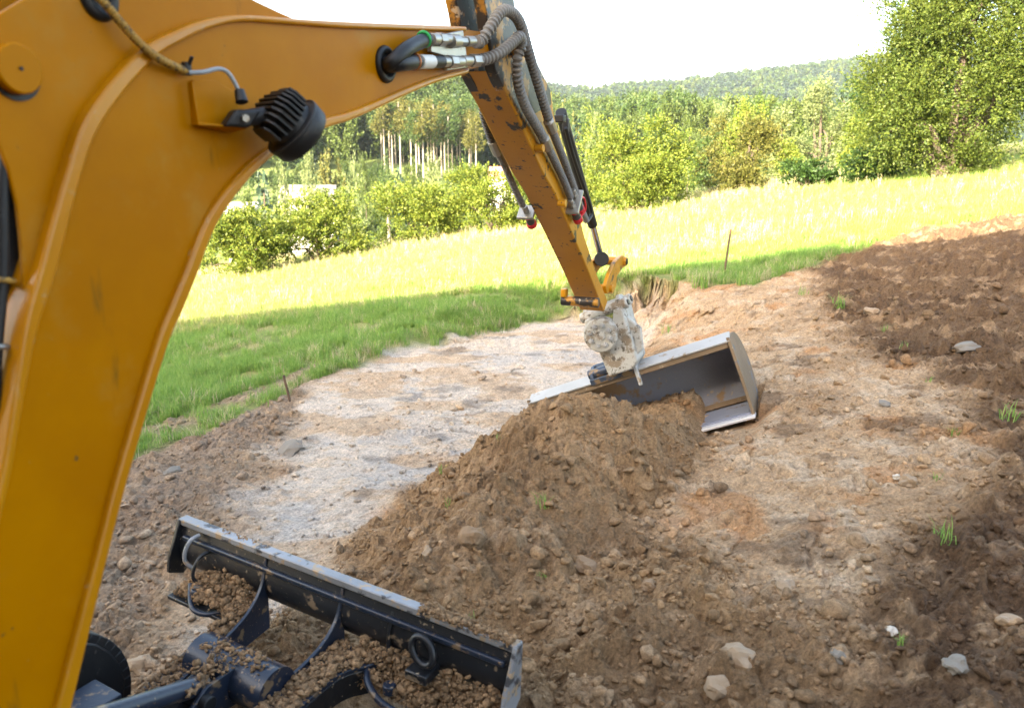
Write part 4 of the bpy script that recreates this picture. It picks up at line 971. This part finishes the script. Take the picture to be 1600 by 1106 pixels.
def fine_crown(seed, kind):
    rg = np.random.default_rng(seed); P, Dd, lb = crown(rg, .62, .62, 1.0, 13, 240, 10, .02, .2, .9)
    return quads('crown', leaves(P, Dd, .038, rg, .8), M['wood1' if kind == 'a' else 'wood2'])
FINE = [fine_crown(180 + i, k) for i, k in enumerate('aaabb')] + [PROTO['conifer'][0]]
def wood(name, n, y0, y1, r0, r1, h0, h1_, wts, label, keep=None, seed=3, kinds=FAR):
    rg = np.random.default_rng(seed); y = np.sqrt(rg.uniform(y0 ** 2, y1 ** 2, n)); r = rg.uniform(r0, r1, n); x = r * y
    if keep is not None: k = keep(x, y, r, rg); x, y = x[k], y[k]
    n = len(x); P = np.stack([x, y, coarse(x, y) - .5], -1); rot = np.zeros((n, 3)); rot[:, 2] = rg.uniform(0, 6.28, n)
    patch = fbm(x / 60, y / 60, 3, 301); w = rg.random(n)
    idx = np.where(w < wts[0], rg.integers(0, 3, n), np.where(w < wts[0] + wts[1], rg.integers(3, 5, n), 5)); idx = np.where((patch > .56) & (rg.random(n) < .7), 5 if wts[2] > .2 else idx, idx)
    gn_scatter(name, P, rot, rg.uniform(h0, h1_, n), idx, kinds, label, 'forest')
wood('hillside_wood', 5600, 205, 620, -.62, .5, 11, 18, (.55, .35, .10), 'mixed green wood covering the hillside behind the meadow', lambda x, y, r, g: (y > 222) | (r < -.20) | (r > .0), 3, FINE)
wood('distant_wood', 11000, 560, 1900, -.35, .85, 17, 27, (.45, .1, .45), 'hazy wood on the farthest ridge', None, 4)
wood('valley_scrub', 620, 60, 205, -.6, .6, 3.0, 7.0, (.45, .5, .05), 'mass of pale scrub filling the valley floor', lambda x, y, r, g: (g.random(len(x)) < .9) & ~((r > -.40) & (r < -.22) & (y < 128)) & ~((r > -.05) & (r < .02) & (y < 155)), 6, FINE)
# ---- grass
def clump(seed, n, h, spread, w, mat, lean=.5, head=0):
    rg = np.random.default_rng(seed); V = []
    for i in range(n):
        a = rg.uniform(0, 6.28); q = spread * math.sqrt(rg.random()); b = np.array([math.cos(a) * q, math.sin(a) * q, -.01]); hh = h * rg.uniform(.5, 1.1)
        a2 = rg.uniform(0, 6.28); dv = np.array([math.cos(a2), math.sin(a2), 0]); sv = np.array([-dv[1], dv[0], 0]) * w * .5; ln = rg.uniform(.15, 1) * lean
        p0 = b; p1 = b + np.array([0, 0, hh * .55]) + dv * hh * ln * .25; p2 = b + np.array([0, 0, hh * (.95 - .25 * ln)]) + dv * hh * ln * .8
        V.append([p0 - sv, p0 + sv, p1 + sv * .8, p1 - sv * .8]); V.append([p1 - sv * .8, p1 + sv * .8, p2 + sv * .12, p2 - sv * .12])
        if head and rg.random() < head: V.append([p2 - sv * .2, p2 + sv * 1.6 + [0, 0, .02], p2 + [0, 0, .09], p2 - sv * 1.6 + [0, 0, .04]])
    return quads('clump', np.array(V), M[mat])
GK = [clump(1, 26, .17, .09, .007, 'grassG', .9), clump(2, 22, .24, .08, .007, 'grassG', .7), clump(3, 22, .14, .09, .007, 'grassG', 1.2), clump(7, 12, .22, .09, .005, 'straw', 1.1)]
FK = [clump(4, 20, .34, .16, .013, 'grassY', .7), clump(5, 20, .30, .16, .013, 'grassY', .9), clump(6, 18, .36, .16, .013, 'grassG', .8), clump(8, 12, .46, .14, .008, 'straw', .5, .8)]
rg = np.random.default_rng(21)
n = 60000; y = rg.uniform(4.5, 15.5, n); x = rg.uniform(-.80, .80, n) * y
_, _, gr_, _, _ = masks(x, y); k = (rg.random(n) < gr_ ** 2 * np.where(y < 13.4, .85, .35) * np.clip(3.2 * (fbm(x * 1.3, y * 2.2, 3, 231) - .28), .06, 1)); x, y = x[k], y[k]; n = len(x)
P = np.stack([x, y, height(x, y)], -1); rot = np.zeros((n, 3)); rot[:, 2] = rg.uniform(0, 6.28, n); rot[:, :2] = rg.normal(0, .12, (n, 2))
gn_scatter('short_grass', P, rot, rg.uniform(.55, 1.15, n) * (.6 + .6 * fbm(x * .8, y * .8, 2, 235)), np.where(rg.random(n) < .97 - .22 * sst(.5, .65, fbm(x * 1.1, y * 2.0, 3, 251)) - .22 * sst(.7, .1, y - np.interp(x, GX, GY)), rg.integers(0, 3, n), 3), GK, 'short green grass bordering the pit in the shade', 'grass')
n = 42000; y = 13 + (28.5 - 13) * rg.random(n) ** 1.15; x = rg.uniform(-.80, .86, n) * y
k = rg.random(n) < .8; x, y = x[k], y[k]; n = len(x); P = np.stack([x, y, height(x, y)], -1); rot = np.zeros((n, 3)); rot[:, 2] = rg.uniform(0, 6.28, n); rot[:, :2] = rg.normal(0, .14, (n, 2))
ed = sst(21, 27, y); dry = fbm(x * .25, y * .25, 3, 241)
ix = np.where(rg.random(n) < .05 + .38 * ed + .15 * sst(.5, .7, dry), 3, np.where(rg.random(n) < .18 + .42 * sst(0, 11, x), 2, rg.integers(0, 2, n)))
gn_scatter('meadow_grass', P, rot, rg.uniform(.6, 1.1, n) * (.55 + .7 * fbm(x * .5, y * .5, 2, 245)) * .66, ix, FK, 'tall sunlit yellow-green meadow grass', 'grass')
# single tufts on the bare soil
def tuft(u, v, hpx, label, n=16, mat='grassG', lean=1.1, seed=0):
    p, t = gp(u, v); h = 1.7 * hpx / FPX * t
    o = bpy.data.objects.new('grass_tuft', clump(300 + int(u), n, h * 1.25, h * .5, max(.005, h * .055), mat, lean)); C.objects.link(o); o.location = p
    tag(o, label, 'grass tuft', 'green tufts on the bare soil')
for a in [(1062, 436, 10, 'low grass tuft on the rim right of the coupler', 26), (1160, 446, 12, 'grass tuft spilling over the rim right of the leaning stake', 34), (1215, 430, 12, 'wide grass tuft spilling from the grassy tongue', 40),
          (1095, 450, 16, 'bright grass tuft on the rim of the cut bank left of the leaning stake', 40), (1310, 482, 14, 'dark green weed tuft below the soil plateau', 34),
          (1041, 522, 11, 'tuft growing at the toe of the bank above the bucket', 14), (845, 790, 15, 'clover sprig with long blades on the lower heap', 14),
          (702, 792, 9, 'small bright weed on the left flank of the heap', 12), (690, 742, 9, 'pale tuft high on the left flank of the heap', 12),
          (780, 690, 9, 'yellow-green sprig near the heap crest, left side', 10), (1476, 850, 20, 'bright leafy weed on the right slope above the dark lower soil', 18),
          (1463, 752, 9, 'small leaf sprig right of the orange-tan stone', 10), (1490, 680, 10, 'weed tuft on the brown soil right of the flat grey stone', 14),
          (1580, 655, 18, 'weed tuft at the right picture edge', 18), (1380, 518, 9, 'small weed right of the flat tan stone', 14), (1452, 597, 7, 'tiny green sprig on the right slope', 8),
          (1411, 545, 8, 'tiny weed pair below the soil plateau', 10), (1410, 1010, 12, 'dark green blade tuft beside the white chip', 12), (848, 905, 9, 'green sprig below the wide flat clod', 10),
          (735, 975, 9, 'green sprig by the dozer blade top edge', 10), (1135, 575, 7, 'sprig beside the bucket hanger', 8), (1255, 462, 9, 'grass sprig below the grassy rim', 14)]: tuft(*a)
# ---- stakes
def stake(u0, v0, u1, v1, r, label, ln=0):
    p, t = gp(u0, v0); d = ray(u1, v1); top = Vector((0, 0, CAMZ)) + d * (p.y / d.y)
    mb = MB().tube([p - (top - p).normalized() * .1, p.lerp(top, .5), top - (top - p) * .02, top], [r, r * .95, r * .9, r * .5], 8); o = mb.build('stake', M['rust'], None, p)
    tag(o, label, 'stake', 'survey stakes round the pit')
stake(1131, 432, 1142, 358, .016, 'leaning rusty stake at the grassy rim of the bank')
stake(1010, 412, 1010, 370, .014, 'thin upright rod in the grass right of the stick')
stake(453, 628, 443, 586, .014, 'short dark stake in the soil left of the pit')
# ================================================================== buildings
def house(u0, u1, vridge, veave, Yd, depth, wallm, roofm, gablem, label, yaw=0, base=1.0, wins=3):
    c = at((u0 + u1) / 2, veave, Yd); W = (u1 - u0) / FPX * Yd; zr = at((u0+u1)/2, vridge, Yd + depth/2).z; ze = c.z; g = gz(c.x, Yd) - base
    root = empty('house', (c.x, Yd, g), label, 'house'); root.rotation_euler = (0, 0, yaw)
    h = ze - g; rr = zr - g; w = W / 2; d = depth
    def mk(mb, nm, m_, par=None):
        o = mb.build(nm, M[m_], par or root); return o
    mk(MB().box((0, d/2, h/2), Vector((w, 0, 0)), Vector((0, d/2, 0)), Vector((0, 0, h/2))), 'wall', wallm)
    for sx in (-1, 1): mk(MB().prism([(sx*w, 0, h), (sx*w, d, h), (sx*w, d/2, rr - .1)], Vector((-sx*.2, 0, 0))), 'gable', gablem)
    ov = .35
    for sy in (0, 1):
        y_e, y_r = (-ov, d/2) if sy == 0 else (d + ov, d/2); ye = h - ov * (rr - h) / (d/2)
        mk(MB().prism([(-w-ov, y_e, ye), (-w-ov, y_r, rr), (-w-ov, y_r, rr + .18), (-w-ov, y_e, ye + .18)], Vector((2*(w+ov), 0, 0))), 'roof', roofm)
    for i in range(wins):
        x = (i + .5) / wins * 2 * w - w
        o = mk(MB().box((x, -.03, h * .55), Vector((.55, 0, 0)), Vector((0, .05, 0)), Vector((0, 0, .65))), 'window', 'plaster')
        mk(MB().box((x, -.07, h * .55), Vector((.45, 0, 0)), Vector((0, .04, 0)), Vector((0, 0, .55))), 'pane', 'darkwin', o)
    return root
house(440, 518, 291, 316, 118, 7, 'plaster', 'rooftin', 'brick', 'barn with pale tin roof and red gable beyond the bushes near the boom', .12)
house(352, 392, 318, 330, 92, 6, 'plaster', 'rooftin', 'plaster', 'small white house half hidden behind the boom edge')
house(764, 806, 262, 278, 150, 7, 'plaster', 'roofred', 'plaster', 'house with faded pink-red roof behind the left stick hose', -.1)
pp_ = at(605, 286, 52); g_ = gz(pp_.x, 52)
up = empty('utility_post', (pp_.x, 52, g_), 'grey wooden post with crossarm standing above the bushes', 'post')
MB().tube([(0, 0, -.3), (0, 0, pp_.z - g_)], [.14, .11], 10).build('pole', M['timber'], up)
MB().box((0, -.12, pp_.z - g_ - .25), Vector((.9, 0, .05)), Vector((0, .04, 0)), Vector((0, 0, .035))).build('crossarm', M['timber'], up)
# unseen house inferred from the shade, sized to cast it, walls darkened against bounce
HB = empty('house', (-11, -7.5, -5.5), 'long unseen timber house behind the photographer, sized to shade the dug soil, dark to cut bounced light', 'house')
def hb(mb, nm, m_, par=None): return mb.build(nm, M[m_], par or HB)
hw_, ze_, zr_ = 12.8, 12.2, 16.95
hb(MB().box((0, 0, ze_/2), Vector((hw_, 0, 0)), Vector((0, 3.9, 0)), Vector((0, 0, ze_/2))), 'wall', 'timber')
for sx in (-1, 1): hb(MB().prism([(sx*hw_, -3.9, ze_), (sx*hw_, 3.9, ze_), (sx*hw_, 0, zr_ - .1)], Vector((-sx*.3, 0, 0))), 'gable', 'timber')
for sy in (-1, 1):
    hb(MB().prism([(-hw_-.5, sy*4.5, ze_ - .62), (-hw_-.5, 0, zr_), (-hw_-.5, 0, zr_ + .22), (-hw_-.5, sy*4.5, ze_ - .4)], Vector((2*hw_ + 1, 0, 0))), 'roof', 'roofred')
for fl in (7.0, 10.2):
    for i in range(8):
        x = -hw_ + 1.7 + i * 3.1
        f_ = hb(MB().box((x, 3.92, fl), Vector((.62, 0, 0)), Vector((0, .06, 0)), Vector((0, 0, .75))), 'window', 'plaster'); hb(MB().box((x, 3.97, fl), Vector((.52, 0, 0)), Vector((0, .03, 0)), Vector((0, 0, .65))), 'pane', 'darkwin', f_)
hb(MB().box((4.2, 3.93, 5.6), Vector((.55, 0, 0)), Vector((0, .06, 0)), Vector((0, 0, 1.05))), 'door', 'timber')

# ------------------------------------------------------------------ haze over the valley
hz_ = MB().box((0, 800, 110), Vector((2600, 0, 0)), Vector((0, 1500, 0)), Vector((0, 0, 150))).build('haze', bpy.data.materials.new('haze'), smooth=False)
hm = hz_.data.materials[0]; hm.use_nodes = True; t_ = hm.node_tree; t_.nodes.clear()
pv = t_.nodes.new('ShaderNodeVolumePrincipled'); pv.inputs['Density'].default_value = .00009; pv.inputs['Color'].default_value = (.78, .88, 1, 1); pv.inputs['Anisotropy'].default_value = .2
ou = t_.nodes.new('ShaderNodeOutputMaterial'); t_.links.new(pv.outputs[0], ou.inputs['Volume'])
tag(hz_, 'thin pale summer haze over the valley', 'haze', kind='stuff')
